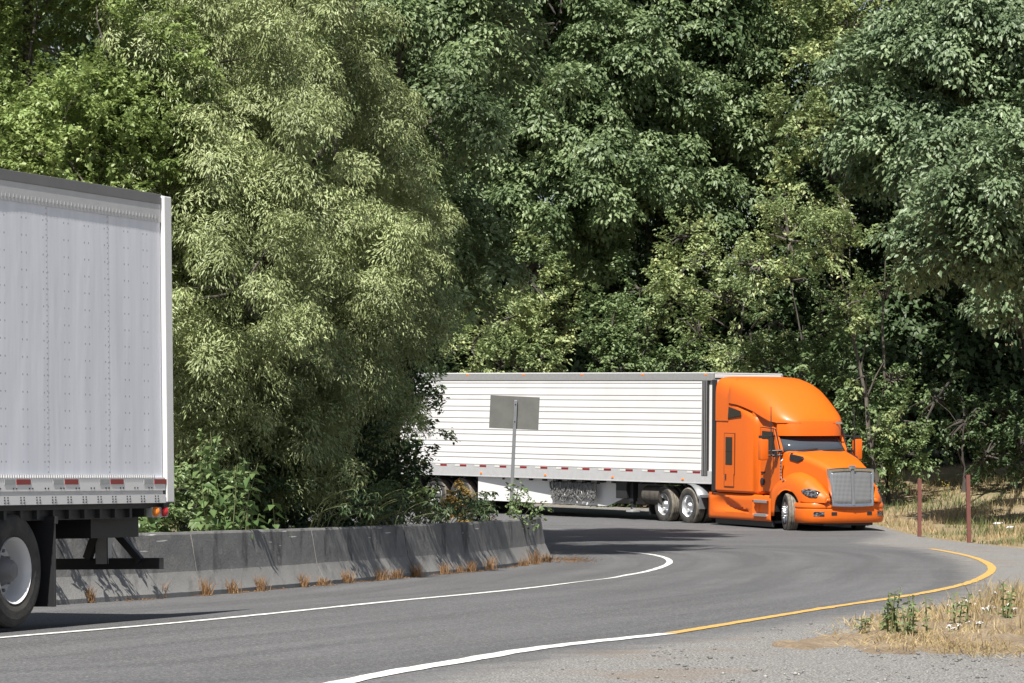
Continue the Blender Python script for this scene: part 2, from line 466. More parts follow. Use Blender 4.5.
# pixel-measured ground lines turned into plan curves
LANE_EDGE = catmull([at(*p) for p in [(330, 698), (464, 669), (546, 655), (660, 642), (760, 626), (876, 608), (930, 597), (948, 585), (950, 571), (937, 561), (905, 550), (850, 543.5)]] + [(9.3, 92), (8.6, 98), (6, 104), (-3.2, 115), (-14, 128)], 8)
LANE_EDGE = np.vstack([[(-3.5, 5)], LANE_EDGE])
INNER_W = catmull([at(*p) for p in [(-160, 655), (0, 640), (180, 624.5), (348, 607.5), (477, 595), (546, 587.5), (587, 582.3), (622, 577.3), (645, 573), (661, 568.3), (669.5, 563.5), (665, 558.8), (648, 555), (618, 552.3)]], 10)
OUT_W = catmull([(-2.6, 17)] + [at(*p) for p in [(348, 684), (464, 663), (546, 649.5), (668, 635.8)]], 10)
OUT_Y = catmull([at(*p) for p in [(670, 635.6), (720, 627.3), (760, 620.6), (824, 610), (876, 602.2), (925, 594.3), (966, 585), (986, 576.5), (992, 569.5), (985, 563), (970, 557.5), (946, 552.3), (930, 549.8)]], 10)

BAR = catmull([(-16.5, 14), (-11.6, 26.5), (-8.0, 35)] + [at(*p) for p in [(55, 606.5), (200, 597), (300, 588.5), (400, 579), (480, 571.5), (552, 561)]], 12)
inner_edge = np.vstack([BAR[:-1] + [-.6, .2], BAR[-1:] + [[-.3, 1.2]], [(-.3, 72), (-1.8, 82), (-4.4, 92), (-9, 102), (-20, 116), (-50, 152)]])
outer_edge = np.vstack([[(19, -6), (18, 30), (16.5, 50), (13.6, 62)], OUT_D])
NA, NC = 260, 46
I = resample(inner_edge, NA); O = resample(outer_edge, NA)
# start the inner edge well behind the viewpoint
I0 = np.array([-24, -6.]); inner_edge = np.vstack([[I0], inner_edge]); I = resample(inner_edge, NA)
t = np.linspace(0, 1, NC)[None, :, None]
G = I[:, None, :] * (1 - t) + O[:, None, :] * t
G = G.reshape(-1, 2)
V = np.c_[G, gz(G[:, 0], G[:, 1]) + .016]
i = np.arange(NC - 1)[None, :] + np.arange(NA - 1)[:, None] * NC
road = np_mesh('road', V, np.stack([i, i + 1, i + NC + 1, i + NC], -1).reshape(-1, 4), M['asphalt'], smooth=True)
tag(road, kind='structure')
d, s = poly_dist(LANE_EDGE, G[:, 0], G[:, 1]); di, _ = poly_dist(INNER_W, G[:, 0], G[:, 1])
al = np.zeros(len(G))
sI = np.r_[0, np.cumsum(np.linalg.norm(np.diff((I + O) / 2, axis=0), axis=1))]
al = np.repeat(sI, NC)
for nm, val in (('edge', d * -s), ('across', di), ('along', al)):
    a = road.data.attributes.new(nm, 'FLOAT', 'POINT'); a.data.foreach_set('value', val.astype(np.float32))

def stripe(name, P, w, mat, off=.022):
    P = resample(P, max(20, int(len(P) * 1.6)))
    T = np.gradient(P, axis=0); T /= np.linalg.norm(T, axis=1)[:, None]
    N = np.c_[-T[:, 1], T[:, 0]]
    jit = 1 + .10 * rng.standard_normal(len(P))[:, None]
    A = P + N * w / 2 * jit; B = P - N * w / 2 * jit
    V = np.empty((2 * len(P), 3)); V[0::2, :2] = A; V[1::2, :2] = B
    V[:, 2] = gz(V[:, 0], V[:, 1]) + off
    k = np.arange(len(P) - 1) * 2
    o = np_mesh(name, V, np.stack([k, k + 2, k + 3, k + 1], 1), mat, smooth=True); tag(o, kind='structure'); return o
stripe('inner_edge_line', INNER_W, .115, M['white_line'])
stripe('outer_edge_line', OUT_W, .19, M['white_line'])
stripe('yellow_edge_line', OUT_Y, .135, M['yellow_line'])

# sandy dirt island on the near shoulder
dp = [at(*p) for p in [(772, 648), (800, 640), (838, 632), (880, 622), (930, 612), (985, 602), (1030, 594)]]
dq = [at(*p) for p in [(772, 648.5), (800, 652), (838, 654), (880, 657), (930, 660), (985, 664), (1030, 666)]]
dp += [(9, 44), (13, 48)]; dq += [(7, 28), (13, 27)]
ND, MD = 220, 70
dp = resample(catmull(dp, 6), ND); dq = resample(catmull(dq, 6), ND)
for k in range(0):
    dp[k] += [0, .35 * mnoise.noise((k * .35, 1, 0))]; dq[k] += [0, .3 * mnoise.noise((k * .4, 7, 0))]
tt = np.linspace(0, 1, MD)[None, :, None]
G2 = (dp[:, None, :] * (1 - tt) + dq[:, None, :] * tt).reshape(-1, 2)
ed = (np.minimum(tt, 1 - tt) * np.ones((ND, 1, 1))).reshape(-1)
V = np.c_[G2, gz(G2[:, 0], G2[:, 1]) - .012 + .09 * smooth(0, .3, ed) * (.45 + .55 * smooth(2.4, 4.2, G2[:, 0])) + .045 * np.array([mnoise.noise((x * 2.2, y * .7, 0)) + .6 * mnoise.noise((x * 7, y * 2.4, 4)) for x, y in G2])]
i = np.arange(MD - 1)[None, :] + np.arange(ND - 1)[:, None] * MD
tag(np_mesh('dirt_patch', V, np.stack([i, i + 1, i + MD + 1, i + MD], -1).reshape(-1, 4), M['dirt'], smooth=True), kind='structure')

# ------------------------------------------------------------------ leaves and blades
def unit(a): return a / (np.linalg.norm(a, axis=-1, keepdims=True) + 1e-9)
def leaf_arrays(P, D, N, L, W, fold=.22):
    n = len(P); D = unit(D); B = unit(np.cross(D, N)); N2 = np.cross(B, D)
    L = np.broadcast_to(np.asarray(L, float), (n,))[:, None]; W = np.broadcast_to(np.asarray(W, float), (n,))[:, None]
    mid = P + D * L * .42
    V = np.empty((n, 4, 3))
    V[:, 0] = P; V[:, 1] = mid + B * W / 2 + N2 * W * fold; V[:, 2] = P + D * L - N2 * L * .12; V[:, 3] = mid - B * W / 2 + N2 * W * fold
    k = np.arange(n)[:, None] * 4
    return V.reshape(-1, 3), np.concatenate([k + [0, 1, 2], k + [0, 2, 3]], 0)

def clusters_on(lobes, per_m2, thr, seed, inner=.25, freq=.55, up=.15):
    C = []; Nn = []
    for j, (cx, cy, cz, rx, ry, rz) in enumerate(lobes):
        area = 4 * math.pi * ((rx * ry) ** 1.6 / 3 + (rx * rz) ** 1.6 / 3 + (ry * rz) ** 1.6 / 3) ** (1 / 1.6)
        n = int(area * per_m2 * 1.25)
        d = unit(rng.standard_normal((n, 3)) + [0, 0, up])
        r = np.where(rng.random(n) < inner, rng.uniform(.35, .8, n), rng.uniform(.74, 1.14, n))
        bumpy = np.array([mnoise.noise(Vector(v) * 2.2 + Vector((seed, j * 3.1, 0))) for v in d])
        r = r * (1 + .28 * bumpy)
        p = np.array([cx, cy, cz]) + d * r[:, None] * [rx, ry, rz]
        nz = np.array([mnoise.noise(Vector(v) * freq + Vector((seed * 1.7, 0, 0))) for v in p])
        k = nz > thr
        # keep only clusters that are not deep inside another lobe
        for q, (ax, ay, az, bx, by, bz) in enumerate(lobes):
            if q != j:
                e = ((p[:, 0] - ax) / bx) ** 2 + ((p[:, 1] - ay) / by) ** 2 + ((p[:, 2] - az) / bz) ** 2
                k &= (e > .42) | (rng.random(n) < .12)
        C.append(p[k]); Nn.append(d[k])
    return np.vstack(C), np.vstack(Nn)

def umbrella(C, Nn, Rr, n, L, W, dr=1.0, flat=.4):
    m = len(C); Rc = Rr * rng.uniform(.6, 1.35, m)
    ax = unit(np.array([0, 0, 1.0]) * .75 + Nn * .65 + rng.standard_normal((m, 3)) * .15)
    a = unit(np.cross(ax, rng.standard_normal((m, 3)))); b = np.cross(ax, a)
    ph = rng.uniform(0, 2 * np.pi, (m, n)); rr = np.sqrt(rng.random((m, n)))
    out = a[:, None] * np.cos(ph)[..., None] + b[:, None] * np.sin(ph)[..., None]
    lay = (rng.random((m, n)) < .35) * .30
    P = C[:, None] + out * (rr * Rc[:, None])[..., None] + ax[:, None] * ((-flat * rr ** 2 + .08 * rng.standard_normal((m, n)) - lay) * Rc[:, None])[..., None]
    droop = rng.uniform(.1, .75, (m, n)) * dr
    D = out + np.array([0, 0, -1.0]) * droop[..., None] + rng.standard_normal((m, n, 3)) * .32
    N = ax[:, None] + out * .5 + rng.standard_normal((m, n, 3)) * .24
    Ls = L * rng.uniform(.6, 1.25, (m, n))
    return leaf_arrays(P.reshape(-1, 3), D.reshape(-1, 3), N.reshape(-1, 3), Ls.ravel(), (Ls * W / L).ravel())

def weep(C, Nn, ln, n, L, W, down=.9):
    m = len(C); le = ln * rng.uniform(.55, 1.3, m)
    h = unit(Nn * [1, 1, .3] + rng.standard_normal((m, 3)) * .35)
    t = rng.random((m, n))
    P = C[:, None] + h[:, None] * (le[:, None] * (t - .35 * t * t))[..., None] + np.array([0, 0, -1.0]) * (le[:, None] * t * t * down)[..., None]
    P = P + rng.standard_normal((m, n, 3)) * (.045 + .07 * t[..., None]) * np.maximum(le, .4)[:, None, None]
    D = h[:, None] * (.75 - .5 * t[..., None]) + np.array([0, 0, -1.0]) * (.35 + .8 * t[..., None]) * down + rng.standard_normal((m, n, 3)) * .38
    N = h[:, None] * .6 + np.array([0, 0, .9]) + rng.standard_normal((m, n, 3)) * .5
    Ls = L * rng.uniform(.6, 1.25, (m, n))
    return leaf_arrays(P.reshape(-1, 3), D.reshape(-1, 3), N.reshape(-1, 3), Ls.ravel(), (Ls * W / L).ravel())

def spray(C, Nn, ln, n, L, W, upw=.35):
    m = len(C); le = ln * rng.uniform(.5, 1.4, m)
    h = unit(Nn + [0, 0, upw] + rng.standard_normal((m, 3)) * .5)
    side = unit(np.cross(h, [0, 0, 1.0]) + rng.standard_normal((m, 3)) * .2)
    t = rng.random((m, n)); sg = np.where(rng.random((m, n)) < .5, -1, 1)
    P = C[:, None] + h[:, None] * (le[:, None] * (t - .35))[..., None] + side[:, None] * (sg * le[:, None] * .28 * rng.random((m, n)) * (1.1 - t))[..., None] + rng.standard_normal((m, n, 3)) * .09 * le[:, None, None]
    D = h[:, None] * .6 + side[:, None] * (sg * .9)[..., None] + np.array([0, 0, -.3]) + rng.standard_normal((m, n, 3)) * .35
    N = np.array([0, 0, 1.0]) + h[:, None] * .3 + rng.standard_normal((m, n, 3)) * .45
    Ls = L * rng.uniform(.6, 1.25, (m, n))
    return leaf_arrays(P.reshape(-1, 3), D.reshape(-1, 3), N.reshape(-1, 3), Ls.ravel(), (Ls * W / L).ravel())

STY = {'umbrella': umbrella, 'weep': weep, 'spray': spray}

def limb_mb(base, top, r0, lobes, C, nb, twig=.02, lean=0):
    mb = MB(); base = Vector(base); top = Vector(top)
    pts = []; n = 9
    for k in range(n):
        t = k / (n - 1); p = base.lerp(top, t)
        p += Vector((mnoise.noise((t * 2.3, base.x, 1)), mnoise.noise((t * 2.3, base.y, 5)), 0)) * .05 * (top - base).length * math.sin(math.pi * t)
        pts.append(p)
    mb.tube(pts, [r0 * (1.25 if k == 0 else 1) * (1 - .8 * k / (n - 1)) for k in range(n)], 10)
    for (cx, cy, cz, rx, ry, rz) in lobes:
        c = Vector((cx, cy, cz)); t = min(.92, max(.2, (c.z - rz * .8 - base.z) / max(.1, (top - base).z)))
        st = pts[min(n - 1, int(t * (n - 1)))]
        mid = st.lerp(c, .5) + Vector((0, 0, .15 * rz))
        rr = r0 * .45 * (1 - t * .5)
        mb.tube([st, st.lerp(mid, .6), mid, c], [rr, rr * .8, rr * .65, rr * .35], 7)
    if len(C):
        for q in rng.choice(len(C), min(nb, len(C)), replace=False):
            e = Vector(C[q]); lo = min(lobes, key=lambda l: (Vector(l[:3]) - e).length)
            s0 = Vector(lo[:3]).lerp(e, .15); md = s0.lerp(e, .55) + Vector((random.uniform(-.2, .2), random.uniform(-.2, .2), random.uniform(.05, .3))) * (e - s0).length * .5
            mb.tube([s0, md, e], [twig * 1.6, twig, twig * .35], 5)
    return mb

def make_tree(name, label, base, top, r0, lobes, style, mat, bark='bark', group=None, per=1.0, thr=-.18, n=55, size=.8, L=.2, W=.13, seed=1, nb=40, cat='tree', twig=.02, inner=.25, up=.15, freq=.55, stemname='trunk', crown='crown', boughs=0, **kw):
    root = empty(name, (base[0], base[1], base[2]))
    tag(root, label, cat, group)
    lb = lobes
    if boughs:      # break every big lobe into separate leafy boughs with gaps between them
        lb = []
        for (cx, cy, cz, rx, ry, rz) in lobes:
            ph = rng.uniform(0, 6.28)
            for q in range(boughs):
                zz = 1 - 2 * (q + .5) / boughs; a = ph + q * 2.39996 + rng.normal(0, .25); h = math.sqrt(1 - zz * zz)
                k = rng.uniform(.62, .95); r = rng.uniform(.30, .46)
                lb.append((cx + rx * k * h * math.cos(a), cy + ry * k * h * math.sin(a), cz + rz * k * zz, rx * r, ry * r, rz * r * .72))
    C, Nn = clusters_on(lb, per, thr, seed, inner, freq, up)
    V, Fc = STY[style](C, Nn, size, n, L, W, **kw)
    off = np.array(base)
    cr = np_mesh(crown, V - off, Fc, M[mat], root)
    tr = limb_mb(base, top, r0, lobes, C, nb, twig)
    tr.v = [tuple(np.array(v) - off) for v in tr.v]
    tr.build(stemname, M[bark], root, angle=50)
    return root

def lobe_px(px, y, D, r, ry=None, rz=None):
    """an ellipsoid lobe seen around a pixel at a distance"""
    z = CH + (HZ - y) * D / F
    return (wx(px, D), D, z, r, ry or r, rz or r)

def blades(P, h, w, lean=.35, mat='straw', name='grass', parent=None, n_seg=1):
    n = len(P); h = np.broadcast_to(h, (n,))
    a = rng.uniform(0, 2 * np.pi, n); dr = np.c_[np.cos(a), np.sin(a), np.zeros(n)]
    b = rng.uniform(0, 2 * np.pi, n); ln = np.c_[np.cos(b), np.sin(b), np.zeros(n)] * (rng.random(n) * lean)[:, None] * h[:, None]
    V = np.empty((n, 5, 3)); up = np.c_[np.zeros(n), np.zeros(n), h]
    V[:, 0] = P - dr * w / 2; V[:, 1] = P + dr * w / 2
    V[:, 2] = P + up * .6 + ln * .4 - dr * w * .36; V[:, 3] = P + up * .6 + ln * .4 + dr * w * .36; V[:, 4] = P + up + ln
    k = np.arange(n)[:, None] * 5
    return np_mesh(name, V.reshape(-1, 3), np.concatenate([k + [0, 1, 2], k + [1, 3, 2], k + [2, 3, 4]], 0), M[mat], parent)

# ------------------------------------------------------------------ wheels
def make_wheel(parent, loc, out=-1, dual=False, steer=0, rim='rim', front=False, tread='tread', rad=.51):
    """out = -1: the outer face looks to the vehicle's right (-y)"""
    w = empty('wheel', loc, (0, 0, steer), parent)
    k = rad / .51; y0 = .14
    prof = [(-.10, .285), (-.135, .31), (-.148, .36), (-.148, .43), (-.135, .475), (-.118, .497), (-.09, .507), (0, .51)]
    prof = prof + [(-y, r) for y, r in prof[-2::-1]]
    mb = MB()
    offs = [0] + ([.345 * -out] if dual else [])
    for oy in offs:
        pr = [(y + oy, r * k) for y, r in prof]
        for a in range(len(pr) - 1):
            mb.lathe(pr[a:a + 2], n=40, mi=1 if max(prof[a][1], prof[a + 1][1]) > .49 and min(prof[a][1], prof[a + 1][1]) > .47 else 0)
        # circumferential tread grooves and shoulder blocks
        for gy in (-.06, 0, .06):
            mb.lathe([(oy + gy - .006, .5115 * k), (oy + gy + .006, .5115 * k)], n=40, mi=0)
    mb.build('tyre', [M['tyre'], M[tread]], w, angle=35)
    r = MB(); s = out
    if front:
        pr = [(.10 * s, .30), (.135 * s, .295), (.115 * s, .275), (.10 * s, .24), (.13 * s, .17), (.145 * s, .13), (.14 * s, .10), (.20 * s, .085), (.215 * s, .05), (.22 * s, 0.001)]
    else:
        pr = [(.10 * s, .30), (.14 * s, .296), (.12 * s, .28), (.05 * s, .262), (-.05 * s, .25), (-.06 * s, .20), (-.05 * s, .15), (.03 * s, .125), (.05 * s, .11), (.10 * s, .095), (.13 * s, .07), (.135 * s, 0.001)]
    nh = 4 if front else 6
    r.lathe([(y, q * k) for y, q in pr[:nh + 1]], n=36); r.lathe([(y, q * k) for y, q in pr[nh:]], n=36, mi=1)
    r.lathe([(-.11 * s, .29 * k), (-.10 * s, .05 * k), (-.3 * s, .05 * k)], n=20)
    nr = .15 if front else .185
    for j in range(10):
        t = 2 * math.pi * j / 10
        yb = .145 * s if front else -.055 * s
        r.tube([(nr * math.cos(t) * k, yb, nr * math.sin(t) * k), (nr * math.cos(t) * k, yb + .05 * s, nr * math.sin(t) * k)], .019, 6, mi=1)
    # hand holes
    r.build('rim', [M[rim], M['hub' if rim == 'rim_white' else 'alu']], w, angle=30)
    return w

# ------------------------------------------------------------------ orange tractor
M['seam'] = plain('panel_seam', (.10, .025, .01), .6)
def make_tractor():
    c = Vector((8.80, 93.4)); rz = math.atan2(-.88, .47)
    root = empty('semi_tractor', (c.x, c.y, -.088), (R(.4), R(1.55), rz))
    tag(root, 'bright orange sleeper cab semi tractor with chrome grille coming round the bend', 'truck')
    P = lambda u, y, z: (-u, y, z)

    # --- sleeper and cab body: stations along u with rounded sections
    def section(u, w, zb, zt, r, tum=.03, n=7):
        pts = [P(u, -w + .06, zb), P(u, -w, zb + .06)]
        for k in range(n + 1):
            a = math.pi / 2 * k / n
            pts.append(P(u, -(w - tum - r) - r * math.cos(a), zt - r + r * math.sin(a)))
        left = [(p[0], -p[1], p[2]) for p in pts[::-1]]
        return pts + left
    cab = MB()
    cab.grid([section(u, w, .95, zt, r, .05) for u, w, zt, r in
              [(1.52, .80, 2.04, .12), (1.56, .92, 2.09, .10), (1.70, .99, 2.11, .08), (1.92, 1.03, 2.12, .08), (2.0, 1.04, 2.3, .12), (2.16, 1.05, 2.75, .18), (2.35, 1.06, 3.1, .2), (2.70, 1.07, 3.25, .2), (2.82, 1.12, 3.28, .2), (2.9, 1.19, 3.3, .22), (3.0, 1.22, 3.32, .25)]], closed=True, caps=True)
    cab.build('cab', M['orange'], root, angle=38)
    sl = MB()
    sl.grid([section(u, w, .95, zt, r, .02) for u, w, zt, r in
             [(2.78, 1.10, 3.0, .3), (2.84, 1.19, 3.05, .28), (2.92, 1.225, 3.10, .26), (3.3, 1.24, 3.22, .22), (3.7, 1.245, 3.34, .18), (4.2, 1.245, 3.42, .1), (4.74, 1.245, 3.5, .1)]], closed=True, caps=True)
    slo = sl.build('sleeper', M['orange'], root, angle=38)
    # --- roof fairing: dome with a lower edge that sweeps down to the windscreen
    rf = MB(); rows = []
    us = [1.66, 1.72, 1.85, 2.05, 2.3, 2.6, 3.0, 3.4, 3.7, 3.95, 4.08, 4.12, 4.2, 4.45, 4.6, 4.76]
    zt = lambda u: interp(u, [1.66, 1.72, 1.85, 2.05, 2.3, 2.6, 3.0, 3.4, 4.0, 4.76], [2.88, 2.98, 3.12, 3.29, 3.47, 3.67, 3.86, 3.97, 4.04, 4.05])
    for u in us:
        half = interp(u, [1.66, 1.72, 1.85, 2.05, 2.3, 2.8, 3.3, 3.95, 4.2, 4.76], [.52, .68, .88, 1.02, 1.09, 1.15, 1.21, 1.255, 1.248, 1.246])
        zb = interp(u, [1.66, 2.05, 2.3, 2.6, 2.95, 3.3, 3.7, 4.08, 4.12, 4.76], [2.84, 2.84, 2.88, 2.98, 3.12, 3.22, 3.30, 3.34, 2.86, 2.86])
        top = zt(u); row = []
        for k in range(25):
            a = math.pi * k / 24
            ca, sa = math.cos(a), math.sin(a)
            e = interp(u, [1.66, 2.3, 3.4, 4.1, 4.6], [.95, .80, .62, .42, .26])
            yy = -half * math.copysign(abs(ca) ** e, ca); zz = zb + (top - zb) * abs(sa) ** (e * 1.0)
            row.append(P(u, yy, zz))
        rf.grid([row], 0); rows.append(row)
    rf = MB(); rf.grid(rows, closed=True, caps=True)
    rfo = rf.build('roof_fairing', M['orange'], root, angle=45)
    # --- sun visor band
    vs = MB(); path = []
    for k in range(21):
        a = -1 + 2 * k / 20; y = a * 1.0
        u = 1.60 + .10 * a * a + .34 * abs(a) ** 5
        path.append((u, y))
    vs.grid([[P(u + .05, y * .99, 2.51), P(u, y, 2.50), P(u + .005, y, 2.72), P(u + .04, y * .985, 2.89), P(u + .14, y * .95, 2.93), P(u + .3, y * .93, 2.86), P(u + .3, y * .93, 2.5)] for u, y in path], closed=True, caps=True)
    vis = vs.build('sun_visor', M['orange'], root, angle=40)
    for y in (-.62, -.31, 0, .31, .62):
        m = MB(); m.box(P(1.605 + .1 * y * y + .15, y, 2.945), (.05, .07, .035)); m.build('marker_light', M['amber'], root, bevel=.008)
    # name lettering strip on the visor is unreadable in the photo: only a small badge shows
    b = MB(); b.box(P(1.69, .70, 2.84), (.02, .20, .05)); b.build('badge', M['chrome'], vis)
    # --- windscreen
    ws = MB(); rows = []
    for k in range(21):
        a = -1 + 2 * k / 20; y = a * 1.0; ud = .10 * a * a + .24 * abs(a) ** 5
        rows.append([P(1.46 + ud, y, 2.09), P(1.62 + ud, y * .985, 2.29), P(1.84 + ud, y * .96, 2.55)])
    ws.grid(rows); ws.build('windscreen', M['windshield'], root, angle=60, solid=.03)
    wp = MB()
    for y0, y1 in ((-.75, -.1), (.05, .7)):
        wp.bar(P(1.45, y0, 2.115), P(1.49, y1, 2.17), .02, .02)
    wp.build('wiper', M['black_plastic'], root)
    for s in (-1, 1):
        ap = MB(); ap.bar(P(1.80, s * 1.0, 2.06), P(2.16, s * .985, 2.62), .10, .07); ap.build('windscreen_pillar', M['orange'], root, bevel=.015)
    dash = MB(); dash.box(P(1.72, 0, 2.035), (.5, 1.8, .06)); dash.build('cowl', M['black_plastic'], root)
    # --- hood
    hd = MB(); rows = []
    for u in [.10, .16, .3, .55, .85, 1.15, 1.4, 1.58]:
        w = interp(u, [.1, .3, .85, 1.58], [.60, .66, .80, .96]); z1 = interp(u, [.10, .16, .3, .55, .85, 1.15, 1.58], [1.68, 1.735, 1.80, 1.895, 1.98, 2.045, 2.125])
        r = interp(u, [.1, .3, 1.58], [.10, .17, .16]); row = [P(u, -w - .02, .85), P(u, -w, 1.2)]
        for k in range(8):
            a = math.pi / 2 * k / 7
            row.append(P(u, -(w - r) - r * math.cos(a), z1 - r - .03 + r * math.sin(a)))
        row.append(P(u, -.28, z1 - .006)); row.append(P(u, 0, z1 + .012))
        row += [(p[0], -p[1], p[2]) for p in row[-2::-1]]
        rows.append(row)
    hd.grid(rows, closed=True, caps=True)
    hood = hd.build('hood', M['orange'], root, angle=35)
    for s in (-1, 1):
        m = MB()
        q = [(1.02, 1.90, .868), (1.06, 1.97, .872), (1.48, 2.03, .962), (1.5, 1.88, .968), (1.2, 1.82, .905)]
        m.add([P(u, s * y, z) for u, z, y in q] + [P(u, s * (y - .06), z) for u, z, y in q], [(0, 1, 2, 3, 4), (9, 8, 7, 6, 5)] + [(i, i + 5, (i + 1) % 5 + 5, (i + 1) % 5) for i in range(5)])
        m.build('air_intake', M['black_plastic'], root, bevel=.008)
    # --- fenders
    def fpt(u, tv, s, off=0):
        zc = interp(u, [-.02, .05, .15, .3, .6, .9, 1.1, 1.35, 1.7, 1.95, 2.1], [.92, 1.02, 1.12, 1.24, 1.43, 1.535, 1.57, 1.55, 1.42, 1.27, 1.15])
        yo = interp(u, [-.02, .05, .15, .3, .5, .8, 1.2, 2.1], [.80, .90, 1.02, 1.11, 1.17, 1.205, 1.22, 1.20])
        yi = interp(u, [-.02, .3, 1.0, 2.1], [.68, .68, .74, .95])
        arch = .51 + math.sqrt(max(0, .62 ** 2 - (u - 1.25) ** 2)) if abs(u - 1.25) < .62 else 0
        zl = max(arch, .80 if u < .63 else .40)
        drop = min(.5, (zc - .79) * .95)
        if tv < .65:
            a = tv / .65 * math.pi / 2
            y = yi + (yo - yi) * math.sin(a) ** .75; z = zc - drop + drop * math.cos(a) ** .75
        else:
            y = yo; z = (zc - drop) + (zl - (zc - drop)) * (tv - .65) / .35
            if zl > zc - drop: z = max(z, zl) if False else zc - drop + (zl - zc + drop) * (tv - .65) / .35
        return Vector(P(u, s * y, z))
    def fpt_clip(u, tv, s):
        p = fpt(u, tv, s)
        if abs(u - 1.25) < .62:
            zl = .51 + math.sqrt(.62 ** 2 - (u - 1.25) ** 2)
            if p.z < zl: p.z = zl
        return p
    ust = [-.02, .02, .06, .12, .2, .3, .4, .5, .58, .60, .625, .632, .68, .76, .86, .98, 1.1, 1.2, 1.32, 1.44, 1.56, 1.66, 1.74, 1.79, 1.82, 1.85, 1.868, 1.875, 1.95, 2.1]
    tvs = [0, .08, .16, .24, .32, .4, .48, .56, .65, .75, .88, 1]
    for s in (-1, 1):
        m = MB(); m.grid([[fpt_clip(u, tv, s) for tv in tvs] for u in ust])
        cap = [fpt_clip(-.02, tv, s) for tv in tvs]
        m.add(cap + [Vector(P(-.02, s * .66, .80))], [tuple(range(len(cap) + 1))])
        fo = m.build('fender', M['orange'], root, angle=40, solid=.03)
        # headlight: leaf shaped lens let into the front corner
        hl = MB(); rows = []
        for k in range(15):
            q = k / 14.; u = .13 + .46 * q
            zc0 = 1.00 + .10 * q; hh = .115 * math.sin(math.pi * min(1, .12 + q * .88)) ** .6 * (1.05 - .35 * q)
            row = []
            for j in range(7):
                zt_ = zc0 + hh * (1 - 2 * j / 6) * .95
                # find tv that gives this height
                best = min((abs(fpt(u, tv, s).z - zt_), tv) for tv in np.linspace(.05, 1, 96))[1]
                p = fpt(u, best, s); p2 = fpt(u + .01, best, s); p3 = fpt(u, min(1, best + .02), s)
                nrm = (p2 - p).cross(p3 - p)
                if nrm.length < 1e-9: nrm = Vector((1, s, 0))
                nrm.normalize()
                if nrm.dot(Vector((.7, s, .2))) < 0: nrm = -nrm
                row.append(p + nrm * .014)
            rows.append(row)
        hl.grid(rows); hl.build('headlight', M['lamp'], root, angle=60, solid=.025)
        lm = MB(); lm.box(P(1.45, s * 1.185, 1.36), (.11, .035, .035)); lm.build('side_lamp', M['chrome'], root, bevel=.008)
        # inner wheel well
        ww = MB(); pts = []
        for k in range(13):
            a = math.pi * k / 12; pts.append((-1.25 + .64 * math.cos(a), .51 + .64 * math.sin(a)))
        ww.grid([[(x, s * .55, z), (x, s * 1.16, z)] for x, z in pts]); ww.build('wheel_well', M['dark'], root, solid=.02)
    # --- bumper
    pth = [(.86, -1.19), (.7, -1.21), (.55, -1.215), (.42, -1.20), (.30, -1.15), (.2, -1.08), (.13, -.98), (.08, -.86), (.03, -.62), (.01, -.3), (0, 0)]
    pth = pth + [(u, -y) for u, y in pth[-2::-1]]
    pth = [tuple(q) for q in catmull([np.array(q) for q in pth], 4)]
    prof = [(-.10, .28), (-.02, .27), (.015, .31), (.03, .42), (.03, .55), (.02, .615), (.004, .63), (.004, .655), (.022, .675), (.022, .74), (-.005, .785), (-.12, .79)]
    def bpt(k, off, z):
        a = np.array(pth[max(0, k - 1)]); b = np.array(pth[min(len(pth) - 1, k + 1)]); d = (b - a) / np.linalg.norm(b - a)
        nrm = np.array([-d[1], d[0]])          # in (u, y): outward is towards -u
        if nrm[0] > 0 and abs(pth[k][1]) < .9: nrm = -nrm
        if nrm[1] * pth[k][1] < 0: nrm = -nrm
        u, y = pth[k]; return P(u + nrm[0] * off, y + nrm[1] * off, z)
    bm_ = MB(); bm_.grid([[bpt(k, o_, z) for o_, z in prof] for k in range(len(pth))], closed=True, caps=True)
    bump = bm_.build('bumper', M['orange'], root, angle=35)
    ys_ = [q[1] for q in pth]
    def patch(name, y0, y1, z0, z1, mat, par, skew=0):
        ks = [k for k in range(len(pth)) if y0 <= ys_[k] <= y1 and pth[k][0] < .6]
        m = MB(); m.grid([[bpt(k, .038, z0 + skew * (ys_[k] - y0)), bpt(k, .038, z1 + skew * (ys_[k] - y0))] for k in ks]); m.build(name, mat, par, solid=.02)
    for s in (-1, 1):
        a = sorted((s * .78, s * 1.07)); patch('fog_lamp', a[0], a[1], .45, .57, M['lamp'], bump)
        a = sorted((s * .40, s * .62)); patch('tow_opening', a[0], a[1], .475, .56, M['black_plastic'], bump)
    va = MB(); va.box(P(.25, 0, .235), (.2, 1.5, .07)); va.build('air_dam', M['black_plastic'], root)
    # --- grille
    gr = MB()
    top, bot = (.035, 1.71), (-.05, .69)
    def gp(a, b, off=0):   # a: -1..1 across, b: 0..1 up
        w = .635 + .055 * b; u = bot[0] + (top[0] - bot[0]) * b + .05 * a * a; z = bot[1] + (top[1] - bot[1]) * b - .035 * a * a * b + .02 * a * a * (1 - b)
        return P(u - off, a * w, z)
    gr.grid([[gp(a, b, .035) for b in np.linspace(.06, .95, 8)] for a in np.linspace(-.94, .94, 17)]); g0 = gr.build('grille', M['grille'], root, angle=50, solid=.04)
    fr = MB()
    ring = [(a, 0) for a in np.linspace(-1, 1, 9)] + [(1, b) for b in np.linspace(.12, .9, 6)] + [(a, 1) for a in np.linspace(1, -1, 9)] + [(-1, b) for b in np.linspace(.9, .12, 6)]
    sect = []
